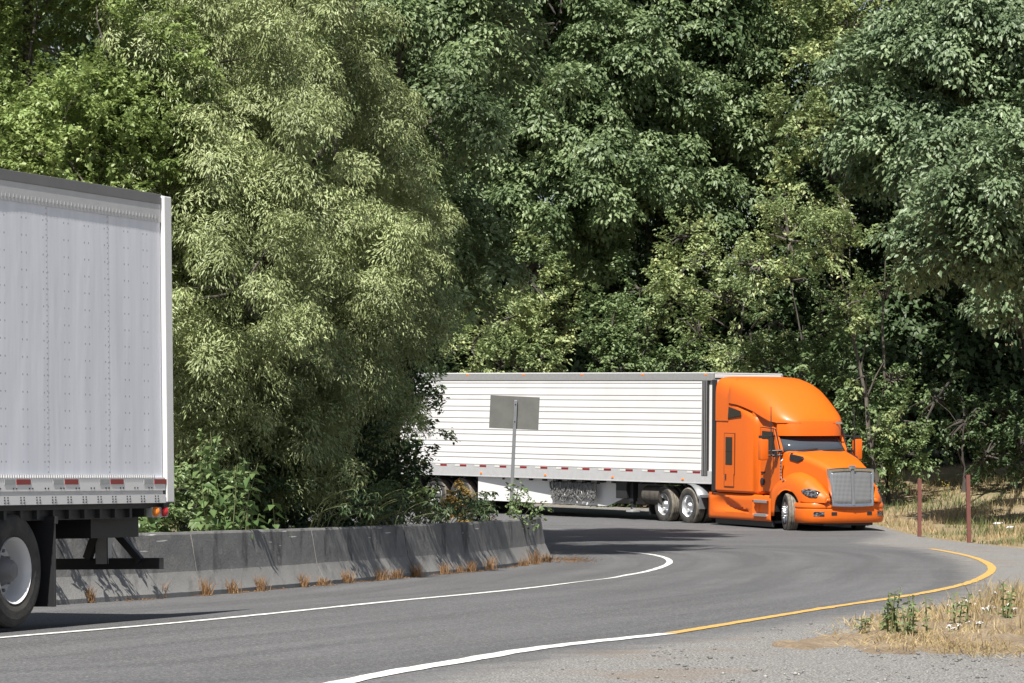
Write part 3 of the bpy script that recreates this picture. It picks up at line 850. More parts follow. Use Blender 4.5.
    for a, b in ring + ring[:1]:
        a2 = max(-.90, min(.90, a)); b2 = max(.075, min(.915, b))
        sect.append([gp(a, b, -.06), gp(a, b, .04), gp(a * .97 + a2 * .03, b * .7 + b2 * .3, .065), gp(a2, b2, .055), gp(a2, b2, .0)])
    fr.grid(sect); fr.build('grille_frame', M['chrome'], g0, angle=40)
    cb = MB(); cb.grid([[gp(-.075, b, .04), gp(-.05, b, .085), gp(.05, b, .085), gp(.075, b, .04)] for b in np.linspace(.04, 1.0, 8)]); cb.box(P(-.01, 0, 1.715), (.13, .13, .1)); cb.build('grille_bar', M['post_grey'], g0, bevel=.01)
    # --- doors, windows, hatches on both sides
    for s in (-1, 1):
        yc = s * 1.055
        d = MB(); d.prism([(-1.80, 1.02), (-1.80, 2.05), (-2.06, 2.66), (-2.75, 2.70), (-2.75, 1.02)], yc - s * .02, yc + s * .022)
        dr = d.build('door', M['orange'], root, bevel=.012)
        d = MB(); d.prism([(-1.775, 1.0), (-1.775, 2.06), (-2.045, 2.685), (-2.775, 2.725), (-2.775, 1.0)], yc - s * .02, yc + s * .010); d.build('door_gasket', M['black_plastic'], dr)
        w = MB(); w.prism([(-1.98, 2.04), (-2.14, 2.60), (-2.66, 2.62), (-2.68, 2.0)], yc, yc + s * .034); w.build('door_window', M['glass'], dr, bevel=.01)
        h = MB(); h.box(P(2.6, yc + s * .03, 1.52), (.16, .03, .05)); h.build('door_handle', M['black_plastic'], dr, bevel=.006)
        yv = s * 1.235
        w = MB(); w.prism([(-3.45, 3.0), (-3.49, 3.13), (-4.08, 3.24), (-4.12, 2.93)], yv, yv + s * .022); w.build('upper_window', M['glass'], slo, bevel=.008)
        f = MB(); f.box(P(4.03, yv + s * .01, 1.98), (.50, .03, 1.08)); fo = f.build('sleeper_window_frame', M['orange'], slo, bevel=.012)
        g_ = MB(); g_.box(P(4.03, yv + s * .006, 1.98), (.54, .028, 1.12)); g_.build('window_gasket', M['seam'], fo)
        w = MB(); w.box(P(4.04, yv + s * .022, 2.06), (.34, .025, .74)); w.box(P(4.04, yv + s * .028, 2.04), (.34, .022, .02)); w.build('sleeper_window', M['glass'], fo, bevel=.01)
        hh = MB(); hh.box(P(4.04, yv + s * .012, 1.34), (.46, .028, .46)); lk = hh.build('luggage_hatch', M['orange'], slo, bevel=.012)
        g_ = MB(); g_.box(P(4.04, yv + s * .006, 1.34), (.50, .028, .50)); g_.build('hatch_gasket', M['seam'], lk)
        l2 = MB(); l2.box(P(4.19, yv + s * .03, 1.36), (.05, .02, .16)); l2.build('hatch_latch', M['black_plastic'], lk, bevel=.006)
        vc = MB(); vc.lathe([(s * 1.06, .10), (s * 1.10, .10), (s * 1.11, .07), (s * 1.105, .001)], c=P(2.62, 0, 1.28), n=20); vc.build('vent_cap', M['black_plastic'], root, angle=40)
        gh = MB(); gh.tube([P(1.70, s * 1.06, 1.35), P(1.70, s * 1.10, 1.4), P(1.68, s * 1.10, 1.85), P(1.68, s * 1.05, 1.9)], .022, 8)
        for zz in np.linspace(1.42, 1.82, 6): gh.box(P(1.69, s * 1.105, zz), (.06, .03, .03))
        gh.build('grab_handle', M['chrome'], root)
        # mirror
        mr = empty('mirror', P(1.98, s * 1.47, 2.14), (0, 0, 0), root)
        m = MB(); m.box((0, 0, 0), (.16, .25, .56)); m.build('mirror_housing', M['orange'], mr, bevel=.05, angle=40)
        m = MB(); m.box((-.085, 0, 0), (.012, .2, .46)); m.build('mirror_glass', M['windshield'], mr)
        m = MB()
        for dz, du in ((-.17, .0), (-.05, .02)):
            m.tube([(.0, -s * .05, dz), (.05, -s * .2, dz + .01), (.20 + du, -s * .46, dz + .03)], .026, 8)
        m.box((.1, -s * .30, -.13), (.14, .06, .14))
        m.build('mirror_arm', M['black_plastic'], mr)
        m = MB(); m.box((-.02, -s * .04, .33), (.20, .22, .07)); m.tube([(-.02, -s * .1, .33), (-.06, -s * .38, .36)], .03, 8)
        m.build('mirror_cap', M['black_plastic'], mr)
        an = MB(); an.tube([P(1.86, s * 1.30, 2.05), P(1.88, s * 1.30, 3.26)], [.02, .013], 6); an.build('antenna', M['dark'], root)
        # side skirt with sculpted hollow, steps and black lower strip
        sk = MB(); rows = []
        for u in np.linspace(2.02, 5.15, 36):
            row = []
            for z in np.linspace(.24, .93, 15):
                q = (u - 2.95) / 2.1; zc = .40 + .42 * (1 - min(1, max(0, q)))
                hol = 0
                if 2.95 < u < 4.9:
                    ztop = .88 - .33 * smooth(3.1, 2.95 + 0, u) - .0; lo = .46; hi = .88 - .28 * (1 - smooth(2.95, 4.2, 5.9 - u + .9 - 1.8)) if False else .47 + .40 * smooth(2.95, 4.6, u)
                    if lo < z < hi: hol = .12 * math.sin(math.pi * (z - lo) / max(.05, hi - lo)) ** .6 * math.sin(math.pi * (u - 2.95) / 1.95) ** .5
                if 2.15 < u < 2.88 and .42 < z < .74: hol = .14
                y = 1.215 - hol - (.05 * smooth(.80, .93, z)) - .03 * (1 - smooth(.24, .30, z))
                row.append(P(u, s * y, z))
            rows.append(row)
        sk.grid(rows); sk.box(P(3.58, s * 1.06, .9), (3.1, .2, .04)); sk.prism([(-5.15, .30), (-5.15, .93), (-5.0, .93), (-5.0, .30)], s * .9, s * 1.20)
        sko = sk.build('side_skirt', M['orange'], root, angle=40, solid=.02)
        for zz, L0 in ((.76, .62), (.40, .62)):
            st = MB(); st.box(P(2.5, s * 1.17, zz), (L0, .16, .075)); st.build('step', M['alu'], sko, bevel=.01)
        lo = MB(); lo.box(P(3.5, s * 1.08, .18), (2.9, .06, .17)); lo.build('skirt_strip', M['black_plastic'], root, bevel=.01)
        # rear side extender
        ex = MB(); ex.box(P(4.86, s * 1.215, 2.46), (.2, .05, 3.0)); ex.build('side_extender', M['black_plastic'], root, bevel=.01)
        # quarter fender ahead of the drive wheels
        q = MB(); pts = []
        for k in range(7):
            a = math.radians(20 + 70 * k / 6); pts.append((-6.25 + .60 * math.cos(a), .52 + .60 * math.sin(a)))
        q.grid([[(x, s * .62, z), (x, s * 1.22, z)] for x, z in pts]); q.box((-5.62, s * .92, .62), (.06, .6, .34)); q.box((-5.54, s * 1.08, .80), (.2, .22, .07))
        q.build('quarter_fender', M['post_grey'], root, angle=50, solid=.02)
    re = MB(); re.box(P(4.86, 0, 3.99), (.2, 2.3, .05)); re.build('roof_extender', M['black_plastic'], root, bevel=.01)
    bk = MB(); bk.box(P(3.3, 0, .84), (2.9, 1.9, .14)); bk.build('cab_floor', M['dark'], root)
    ch = MB()
    for s in (-1, 1): ch.box(P(4.4, s * .43, .70), (8.2, .09, .28))
    for u in (1.25, 6.25, 7.55): ch.tube([P(u, -1.0, .51), P(u, 1.0, .51)], .09, 10)
    ch.box(P(1.0, 0, .75), (1.3, .8, .7)); ch.box(P(3.6, 0, .5), (2.6, 1.7, .5)); ch.box(P(7.0, 0, .98), (1.0, .9, .12))
    ch.build('chassis', M['dark'], root, bevel=.01)
    for s in (-1, 1):
        make_wheel(root, P(1.29, s * 1.06, .51), s, False, R(-21), 'chrome', True)
        for u in (6.25, 7.55): make_wheel(root, P(u, s * 1.075, .51), s, True, 0, 'rim')
        mf = MB(); mf.box(P(8.3, s * .93, .58), (.02, .6, .75)); mf.build('mud_flap', M['black_plastic'], root)
    return root

# ------------------------------------------------------------------ white refrigerated trailer
def make_reefer():
    rz = math.atan2(-.77, .64)
    root = empty('refrigerated_trailer', (6.44, 98.6, .10), (R(.3), R(1.18), rz))
    tag(root, 'white ribbed refrigerated semi trailer coupled behind the orange tractor', 'trailer')
    L = 16.15; W = 1.3
    wl = MB()
    z0, z1 = 1.44, 3.90
    zz = [z0]; n = 14
    for s in (-1, 1):
        rows = []
        # pairs of ribs: each groove is a real step in the sheet
        prof = []; grooves = []
        zc = z0; k = 0
        while zc < z1 - .06:
            h = .205 if k % 2 == 0 else .135
            h = min(h, z1 - zc)
            prof += [(0, zc + .012), (0, zc + h - .012), (.014, zc + h - .008), (.014, zc + h + .004)]
            grooves.append(zc + h); zc += h; k += 1
        prof = [p for p in prof if p[1] <= z1]
        m = MB(); m.grid([[(x, s * (W - o_), z) for o_, z in prof] for x in (-.45, -L + .1)])
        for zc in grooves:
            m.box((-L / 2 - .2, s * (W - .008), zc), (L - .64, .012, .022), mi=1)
        m.build('side_wall', [M['slat'], M['groove']], root)
        b = MB(); b.box((-L / 2, s * (W - .02), 1.27), (L, .06, .335)); b.box((-L / 2, s * (W - .008), 1.10), (L, .05, .03)); bo = b.build('bottom_rail', M['alu_rail'], root, bevel=.006)
        t = MB(); t.box((-L / 2, s * (W - .015), 4.0), (L, .06, .2)); to = t.build('top_rail', M['galv'], root, bevel=.006)
        k = 0; x = -.5
        while x > -L + .3:
            r_ = MB(); r_.box((x - .15, s * (W + .012), 1.40), (.30, .008, .055)); r_.build('red_reflector', M['red'], bo)
            r_ = MB(); r_.box((x - .42, s * (W + .012), 1.40), (.22, .008, .05)); r_.build('white_reflector', M['white_refl'], bo)
            x -= .92
        for x in np.linspace(-.3, -L + .4, 7):
            l_ = MB(); l_.box((x, s * (W + .01), 4.06), (.10, .02, .045)); l_.build('marker_light', M['amber'], to, bevel=.006)
        for x in np.linspace(-1.2, -L + .4, 6):
            l_ = MB(); l_.box((x, s * (W + .012), 1.19), (.09, .025, .05)); l_.build('marker_light', M['amber'], bo, bevel=.006)
        # front corner: dark ribbed post, then the white nose
        c = MB(); c.box((-.33, s * (W - .012), 2.66), (.24, .05, 2.72)); c.build('corner_post', M['dark'], root)
        c = MB()
        for dx in (-.40, -.33, -.26): c.box((dx, s * (W + .012), 2.66), (.022, .02, 2.7))
        c.build('corner_trim', M['alu'], root)
        # skirt
        q = [(-4.5, 1.09), (-10.15, 1.09), (-10.15, .40), (-4.75, .36), (-4.1, .60)]; yk = lambda x: W - .06 - .34 * (10.15 + x) / 6.0
        sk = MB(); sk.add([(x, s * (yk(x) + o_), z) for o_ in (0, -.04) for x, z in q], [(0, 1, 2, 3, 4), (9, 8, 7, 6, 5)] + [(i, i + 5, (i + 1) % 5 + 5, (i + 1) % 5) for i in range(5)]); sk.build('aero_skirt', M['white_paint'], root)
    fw = MB(); fw.box((-.14, 0, 2.62), (.27, 2.5, 2.9)); fw.build('front_wall', M['white_paint'], root, bevel=.02)
    rr = MB(); rr.box((-L / 2, 0, 4.10), (L - .02, 2.56, .04)); rr.build('roof', M['white_paint'], root)
    dr = MB(); dr.box((-L + .03, 0, 2.6), (.06, 2.5, 2.8)); dr.build('rear_door', M['white_paint'], root, bevel=.01)
    fl = MB(); fl.box((-L / 2, 0, 1.16), (L - .2, 2.44, .12))
    fl.box((-11.6, .45, .93), (4.2, .1, .3)); fl.box((-11.6, -.45, .93), (4.2, .1, .3))
    for x in np.arange(-L + .5, -.6, .6): fl.box((x, 0, 1.07), (.08, 2.4, .1))
    for x in (-11.0, -12.2): fl.tube([(x, -1.0, .51), (x, 1.0, .51)], .08, 10)
    fl.build('underframe', M['dark'], root)
    # landing gear
    for s in (-1, 1):
        g = MB(); g.box((-3.6, s * .98, .83), (.16, .16, .62)); g.box((-3.6, s * .98, .45), (.10, .10, .3)); go = g.build('landing_leg', M['dark'], root)
        f = MB(); f.box((-3.6, s * .98, .25), (.30, .26, .04)); f.prism([(-3.66, .27), (-3.54, .27), (-3.56, .42), (-3.64, .42)], s * .93, s * 1.03); f.build('foot', M['concrete_foot'], go)
    bx = MB(); bx.box((-3.9, -.95, .85), (.45, .45, .5)); bx.build('tool_box', M['dark'], root, bevel=.02)
    tk = MB(); tk.tube([(-2.3, -.95, .72), (-3.0, -.95, .72)], .27, 18); tk.build('air_tank', M['bark_dark'], root, angle=40)
    for x in (-11.0, -12.2):
        for s in (-1, 1): make_wheel(root, (x, s * 1.075, .51), s, True, 0, 'rim_white')
    for s in (-1, 1):
        m = MB(); m.box((-12.9, s * .95, .62), (.02, .6, .8)); m.build('mud_flap', M['black_plastic'], root)
    return root

M['chain'] = plain('worn_chain_steel', (.22, .22, .22), .5, .6, .4, 20)
def make_chains(reefer):
    """tyre chains hung over a rack on the skirt"""
    root = empty('snow_chain_set')
    root.parent = reefer
    bk = MB(); x0, x1 = -5.0, -6.9; y = -1.10
    rack = MB(); rack.tube([(x0 + .1, y - .01, 1.0), (x1 - .1, y - .01, 1.0)], .02, 6)
    for x in np.linspace(x0, x1, 4): rack.bar((x, y, 1.0), (x, y, 1.14), .025, .025)
    rack.build('chain_rack', M['dark'], root)
    m = MB(); rr = random.Random(3)
    for k in range(46):
        xa = rr.uniform(x1, x0); w = rr.uniform(.12, .42); d = rr.uniform(.25, .56)
        pts = []
        for q in range(9):
            a = q / 8
            pts.append((xa + w * (a - .5), y - rr.uniform(.0, .07), 1.0 - d * math.sin(math.pi * a) ** .7 + rr.uniform(-.012, .012)))
        m.tube(pts, .013 + .006 * rr.random(), 5)
        for q in range(1, 8):
            m.box(pts[q], (.045, .03, .045), Matrix.Rotation(rr.uniform(0, 3), 3, 'Y'))
    m.build('chain', M['chain'], root)
    return root

# ------------------------------------------------------------------ near white box trailer
def make_box_trailer():
    d = Vector((.36, .93)).normalized(); fwd = -d; left = Vector((-fwd.y, fwd.x))
    c = Vector((-3.37, 35.6)) - left * 1.3
    root = empty('box_trailer', (c.x, c.y, -.01), (R(.9), 0, math.atan2(fwd.y, fwd.x)))
    tag(root, 'riveted white box semi trailer cut off by the left edge of the photo', 'trailer')
    L = 16.15; W = 1.3
    for s in (-1, 1):
        m = MB(); rows = []
        for x in np.linspace(.10, L, 90):
            rows.append([(x, s * (W - .022 + .006 * mnoise.noise((x * 1.3, z * .5, s))), z) for z in np.linspace(1.36, 3.91, 22)])
        m.grid(rows); m.build('side_wall', M['sheet'], root, angle=60)
        b = MB(); b.box((L / 2 + .05, s * (W - .015), 1.312), (L - .1, .05, .126)); b.box((L / 2 + .05, s * (W - .02), 1.23), (L - .1, .03, .044), mi=1); b.box((L / 2 + .05, s * (W - .012), 1.168), (L - .1, .05, .084))
        for x in np.arange(.35, L, .045): b.box((x, s * (W + .004), 1.388), (.018, .022, .028), mi=1)
        for x in np.arange(.3, L, .30):
            for dx in (-.03, .03):
                for dz in (-.025, 0, .025): b.box((x + dx, s * (W + .014), 1.168 + dz), (.012, .01, .012), mi=2)
            b.box((x + .1, s * (W + .011), 1.275), (.014, .01, .014), mi=2); b.box((x + .16, s * (W + .011), 1.275), (.014, .01, .014), mi=2)
        bo = b.build('bottom_rail', [M['white_paint'], M['alu_rail'], M['dark']], root)
        t = MB(); t.box((L / 2 + .05, s * (W - .035), 4.125), (L - .1, .06, .10)); to = t.build('top_rail', M['rail_dark'], root, bevel=.005)
        t = MB(); t.box((L / 2 + .05, s * (W - .034), 3.985), (L - .1, .045, .18))
        for x in np.arange(.2, L, .07): t.box((x, s * (W - .010), 3.945), (.018, .008, .03), mi=1)
        t.build('upper_rail', [M['alu_rail'], M['galv']], root)
        x = .05
        while x < L - .6:
            r_ = MB(); r_.box((x + .16, s * (W + .012), 1.335), (.26, .006, .048)); r_.build('red_reflector', M['red'], bo)
            r_ = MB(); r_.box((x + .42, s * (W + .012), 1.335), (.19, .006, .048)); r_.build('white_reflector', M['galv'], bo)
            x += .92
        cp = MB(); cp.box((-.0, s * (W - .05), 2.645), (.16, .14, 3.03)); cp.build('corner_post', M['white_paint'], root, bevel=.012)
        # lamp bracket under the rear corner
        lb = MB(); lb.box((.14, s * (W - .06), 1.035), (.34, .06, .10)); lo = lb.build('lamp_bracket', M['alu_rail'], root, bevel=.006)
        for dx, mt in ((.26, 'amber'), (.07, 'redlens')):
            q = MB(); q.lathe([(0, .05), (s * .03, .047), (s * .045, .03), (s * .048, .001)], c=(dx, s * (W - .03), 1.04), n=16); q.build('side_lamp', M[mt], lo, angle=50)
    fw = MB(); fw.box((L + .02, 0, 2.65), (.05, 2.56, 3.05)); fw.build('front_wall', M['white_paint'], root)
    rr = MB(); rr.box((L / 2, 0, 4.165), (L, 2.52, .02)); rr.build('roof', M['white_paint'], root)
    dr = MB()
    for s in (-1, 1): dr.box((.03, s * .60, 2.62), (.06, 1.17, 2.75))
    dr.build('rear_door', M['white_paint'], root, bevel=.01)
    sill = MB(); sill.box((.06, 0, 1.17), (.12, 2.6, .18)); sill.box((.68, 0, .95), (1.0, 2.1, .31), mi=0); sill.build('rear_sill', M['dark'], root)
    fl = MB(); fl.box((L / 2, 0, 1.10), (L - .2, 2.5, .05))
    for x in np.arange(.4, L, .31): fl.box((x, 0, 1.04), (.05, 2.48, .10))
    for s in (-1, 1):
        fl.box((3.2, s * .55, .95), (5.6, .12, .16))
        fl.box((3.6, s * 1.18, 1.035), (6.0, .03, .11))
    for x in (3.01, 4.23): fl.tube([(x, -1.0, .51), (x, 1.0, .51)], .08, 10)
    fl.build('underframe', M['dark'], root)
    ug = MB(); ug.box((.08, 0, .53), (.10, 2.5, .11))
    for s in (-1, 1):
        ug.box((.10, s * .62, .80), (.10, .14, .56), mi=1)
        ug.bar((.13, s * .60, 1.02), (.14, s * 1.05, .56), .07, .07); ug.bar((.14, s * .62, .98), (.12, s * .45, .58), .06, .09)
    ug.build('underride_guard', [M['black_plastic'], M['galv']], root, bevel=.008)
    for x in (3.01, 4.23):
        for s in (-1, 1): make_wheel(root, (x, s * 1.10, .53), s, True, 0, 'rim_white', tread='tyre', rad=.525)
    for s in (-1, 1):
        m = MB(); m.box((2.34, s * .98, .60), (.03, .62, .84)); m.box((2.34, s * 1.0, .98), (.05, .62, .07)); m.build('mud_flap', M['black_plastic'], root, bevel=.006)
    for s in (-1, 1):
        g = MB(); g.box((13.0, s * .85, .72), (.16, .16, .8)); g.box((13.0, s * .85, .3), (.3, .26, .04)); g.build('landing_leg', M['dark'], root)
    return root

tractor = make_tractor()
reefer = make_reefer()
chains = make_chains(reefer)
box_trailer = make_box_trailer()

# ------------------------------------------------------------------ barrier
def jersey(name, P, label, tilt_end=False):
    """P: plan points of the foot line on the road side, near to far"""
    P = np.asarray(P); T = np.gradient(P, axis=0); T /= np.linalg.norm(T, axis=1)[:, None]
    N = np.c_[-T[:, 1], T[:, 0]]        # points away from the road (left)
    prof = [(.0, -.04), (.0, .075), (.125, .33), (.205, .80), (.225, .83), (.375, .83), (.395, .80), (.475, .33), (.60, .075), (.60, -.04)]
    c0 = P.mean(0); o = Vector((c0[0], c0[1], gz1(*c0)))
    rows = []
    for k, (p, n_) in enumerate(zip(P, N)):
        row = []
        for (a, z) in prof:
            q = p + n_ * a
            wob = .006 * mnoise.noise((p[0] * 2, p[1] * 2, z * 3))
            row.append((q[0] - o.x + n_[0] * wob, q[1] - o.y + n_[1] * wob, gz1(*p) + z + wob - o.z))
        rows.append(row)
    m = MB(); m.grid(rows, closed=True, caps=True)
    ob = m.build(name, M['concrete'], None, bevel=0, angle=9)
    ob.location = o
    tag(ob, label, 'barrier', 'concrete barrier segments along the inside of the bend'); return ob
seg_s = resample(BAR, 600)
ss = np.r_[0, np.cumsum(np.linalg.norm(np.diff(seg_s, axis=0), axis=1))]
tot = ss[-1]
labels = ['dark streaked concrete barrier segment at the far end, with a slanted end face',
          'dark streaked concrete barrier segment second from its far end, under the dark green shrub',
          'concrete barrier segment third from the far end, in front of the shaded bushes',
          'concrete barrier segment with pale scrapes in front of the broad leaved weeds',
          'concrete barrier segment seen below the rear underride guard of the near box trailer',
          'concrete barrier segment hidden mostly behind the wheels of the near box trailer']
cuts = [0, 5.6, 11.2, 16.6, 22.2, 27.8, 33.4]
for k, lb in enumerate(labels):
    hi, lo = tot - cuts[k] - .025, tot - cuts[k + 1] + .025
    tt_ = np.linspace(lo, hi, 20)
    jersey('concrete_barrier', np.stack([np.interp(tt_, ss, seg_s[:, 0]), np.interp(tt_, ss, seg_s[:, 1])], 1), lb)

# weed tufts growing out of the joint between road and barrier
def tuft_at(p, h, n, mat, name, spread=.12):
    x, y = p; z = gz1(x, y) + .02
    Q = np.c_[rng.normal(0, spread, n), rng.normal(0, spread * .8, n), np.zeros(n)]
    o = blades(Q, h * rng.uniform(.35, 1.15, n), .011, .8, mat, name); o.location = (x, y, z); return o
for px, py, h in [(88, 604.5, .26), (122, 601.5, .28), (160, 599.5, .26), (205, 597, .30), (231, 595, .24), (261, 592.5, .27), (303, 588.5, .25), (323, 587, .16), (347, 584.5, .25), (380, 581.5, .24), (397, 580, .20), (416, 578, .30), (444, 575.5, .26), (457, 574, .18), (471, 573, .24), (491, 571, .30), (524, 567, .2), (535, 565.5, .36), (547, 563, .22)]:
    x, y = at(px, py); o = tuft_at((x + .0, y + .05), h * .8, 90, 'rustweed', 'weed_tuft', .045)
    tag(o, 'small rust brown dry weed tuft at the foot of the concrete barrier', 'weed', 'dry weed tufts along the barrier foot')

# ------------------------------------------------------------------ road sign seen from behind
sx, sy = wx(508.5, 67), 67.0; sz = gz1(sx, sy)
sr = empty('road_sign', (sx, sy, sz), (0, R(2.6), R(-4)))
tag(sr, 'blank back of a rectangular grey road sign on a slim steel post behind the barrier', 'sign')
m = MB(); m.box((0, 0, 1.49), (.062, .05, 3.06)); m.build('post', M['post_grey'], sr, bevel=.008)
def signback():
    t = NT('sign_back_aluminium'); v = t.coord()
    c = t.mix(t.ramp(t.noise(v, 4, 5, .6), [(.35, 0), (.7, 1)]), (.105, .107, .102), (.135, .137, .13))
    t.set(Base_Color=c, Roughness=.6, Metallic=.1); return t.m
M['signback'] = signback()
m = MB(); m.box((-.02, .045, 2.79), (.92, .012, .61)); m.build('panel', M['signback'], sr, bevel=.004)
for zz in (2.62, 2.94):
    m = MB(); m.tube([(0, -.03, zz), (0, .05, zz)], .014, 8); m.build('bolt', M['dark'], sr)

# two brown steel posts on the grassy bank
for (px, py, top, lb) in [(919.5, 537.5, 478, 'brown steel marker post standing nearer the orange truck, the shorter of two'), (969, 543, 474, 'brown steel marker post near the right edge, the taller of two')]:
    x, y = at(px, py); hgt = (py - top) * y / F
    r_ = empty('marker_post', (x, y, gz1(x, y) - .02), (0, R(-.6 if px > 950 else .3), R(12)))
    tag(r_, lb, 'post', 'brown steel posts beside the road')
    m = MB(); m.prism([(-.046, 0), (-.046, .06), (-.03, .06), (-.017, .02), (.017, .02), (.03, .06), (.046, .06), (.046, 0)], 0, 1)
    m.v = [(a, b_ - .03, c_ * 0 + (y_ * hgt)) for (a, y_, b_), c_ in zip(m.v, [0] * len(m.v))]
    po = m.build('post', M['brown_post'], r_)

# ------------------------------------------------------------------ vegetation
# the island inside the bend
make_tree('alder_tree', 'bright green small leaved tree above the near box trailer', (-7.9, 55, gz1(-7.9, 55)), (-7.4, 55, 11), .2,
          [lobe_px(30, 40, 54, 1.5), lobe_px(110, 70, 53, 1.4), lobe_px(60, 150, 52, 1.5, 1.2, 1.2), lobe_px(130, 150, 53, 1.1), lobe_px(0, 130, 53, 1.5), (-8.2, 55, 10, 2.4, 2.4, 2.4), (-6.3, 55, 9.6, 1.6, 1.8, 1.6), lobe_px(-60, 100, 55, 2.2), lobe_px(130, 250, 54, 1.4), lobe_px(60, 330, 54, 1.8)],
          'spray', 'alder', per=9, thr=-.25, n=34, size=.34, L=.085, W=.06, boughs=12, inner=.12, seed=2, nb=60, twig=.012)
make_tree('willow_tree', 'yellowish green willow with drooping narrow leaves right of the near box trailer', (-4.4, 58, gz1(-4.4, 58)), (-3.9, 57.5, 13), .24,
          [lobe_px(205, 60, 54, 1.5), lobe_px(300, 30, 57, 1.5), lobe_px(195, 180, 53, 1.3, 1.3, 1.2), lobe_px(275, 165, 53.5, 1.4, 1.3, 1.15), lobe_px(340, 120, 58.5, 1.4), lobe_px(345, 255, 57.5, 1.5, 1.3, 1.25), lobe_px(395, 320, 60.5, 1.0), lobe_px(240, 290, 52, 1.2), lobe_px(280, 370, 54.5, 1.15, 1.0, 1.0), lobe_px(210, 380, 53, 1.0, 1, 1.2), lobe_px(300, 440, 55, .9, .9, .9), lobe_px(345, 335, 58, 1.15), (-4.6, 59.5, 10.6, 1.8, 1.8, 1.6), (-4.0, 60.5, 12.4, 1.6, 1.6, 1.4), lobe_px(390, 215, 60, 1.0), lobe_px(255, 340, 55, 1.0), lobe_px(320, 380, 57, 1.0), lobe_px(225, 440, 54, .8), lobe_px(375, 400, 60, .8), lobe_px(180, 300, 54, .9)],
          'umbrella', 'willow', per=13, thr=-.25, n=66, size=.25, L=.085, W=.023, seed=3, nb=60, twig=.010, freq=1.5, inner=.1, dr=1.4, flat=.6, boughs=13)
make_tree('maple_tree', 'tall big leaved maple rising behind the willow, its crown leaning over the road', (-2.9, 77, gz1(-2.9, 77)), (-2.4, 77, 20), .34,
          [lobe_px(430, 120, 74, 1.5), lobe_px(400, 30, 75, 1.7), lobe_px(455, 250, 75, 1.25), lobe_px(400, 290, 73, 1.3), lobe_px(360, 180, 73, 1.4), lobe_px(470, 40, 76, 1.5), lobe_px(345, 60, 74, 1.5), lobe_px(300, 200, 76, 1.8), (-3.6, 77, 13, 2.8, 2.8, 2.2), (-1.2, 77, 14, 2.5, 2.6, 2.4), (-2.6, 77, 18, 3.0, 3.0, 2.6), (-.4, 77.5, 19, 2.4, 2.4, 2.2), (-3.8, 78, 21.5, 2.4, 2.4, 2.0), (-1.2, 78, 22.5, 2.2, 2.2, 1.8), (.6, 79, 16, 1.7, 1.8, 1.8), (.2, 76, 19.5, 2.2, 2.2, 2.0), (-.4, 73, 17.5, 2.2, 2.2, 1.8)],
          'umbrella', 'maple', per=4, thr=-.25, n=60, size=.42, L=.13, W=.08, seed=4, boughs=11, inner=.12, nb=60)
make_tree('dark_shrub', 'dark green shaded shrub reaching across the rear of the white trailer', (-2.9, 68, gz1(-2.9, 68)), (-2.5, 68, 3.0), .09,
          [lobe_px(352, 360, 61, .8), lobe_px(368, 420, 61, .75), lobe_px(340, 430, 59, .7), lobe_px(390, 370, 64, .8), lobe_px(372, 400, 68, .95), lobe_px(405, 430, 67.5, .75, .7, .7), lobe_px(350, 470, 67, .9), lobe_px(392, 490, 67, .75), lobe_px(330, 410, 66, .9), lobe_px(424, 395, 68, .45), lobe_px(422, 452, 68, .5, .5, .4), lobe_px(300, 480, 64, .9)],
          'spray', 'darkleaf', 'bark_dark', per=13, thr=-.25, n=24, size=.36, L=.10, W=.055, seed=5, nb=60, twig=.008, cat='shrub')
# tall tree deeper in the island, mostly above and behind, that shades the road
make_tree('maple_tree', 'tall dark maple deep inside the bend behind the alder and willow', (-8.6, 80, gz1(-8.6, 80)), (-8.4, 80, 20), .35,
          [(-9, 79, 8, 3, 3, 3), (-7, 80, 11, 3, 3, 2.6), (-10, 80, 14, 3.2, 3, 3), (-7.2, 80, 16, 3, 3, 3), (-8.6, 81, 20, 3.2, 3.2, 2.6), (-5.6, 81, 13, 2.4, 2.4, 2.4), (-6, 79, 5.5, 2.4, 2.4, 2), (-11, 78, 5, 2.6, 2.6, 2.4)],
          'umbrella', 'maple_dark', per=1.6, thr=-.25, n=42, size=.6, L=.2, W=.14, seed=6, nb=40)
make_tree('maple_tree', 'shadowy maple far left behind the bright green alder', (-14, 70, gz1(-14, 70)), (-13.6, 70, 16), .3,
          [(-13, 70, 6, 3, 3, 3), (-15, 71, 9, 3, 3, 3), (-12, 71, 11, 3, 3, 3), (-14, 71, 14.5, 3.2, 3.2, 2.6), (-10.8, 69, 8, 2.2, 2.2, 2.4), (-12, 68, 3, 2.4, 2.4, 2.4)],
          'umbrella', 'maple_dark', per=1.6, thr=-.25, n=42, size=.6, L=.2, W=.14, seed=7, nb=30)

# bushes straight behind the barrier
def bush(name, label, px, y, D, r, mat, style='spray', h=None, seed=20, per=14, L=.1, W=.055, size=.3, n=22, cat='shrub', lobes=None, thr=-.3, **kw):
    lo = lobes or [lobe_px(px, y, D, r, r, h or r)]
    bx, by = lo[0][0], lo[0][1]
    z = gz1(bx, by)
    return make_tree(name, label, (bx, by, z), (bx, by, max(z + .3, lo[0][2])), .03, lo, style, mat, 'bark_dark', None, per, thr, n, size, L, W, seed, 20, cat, .006, stemname='stem', crown='foliage', **kw)
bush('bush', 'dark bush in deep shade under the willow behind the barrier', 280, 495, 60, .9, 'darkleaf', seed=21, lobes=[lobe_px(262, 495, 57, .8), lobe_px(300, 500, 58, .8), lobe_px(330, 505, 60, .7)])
bush('bush', 'mid green leafy bush between the shaded bush and the yellow green plants', 385, 505, 62, .5, 'thicket', seed=22, lobes=[lobe_px(370, 508, 62, .5), lobe_px(398, 512, 63, .4)])
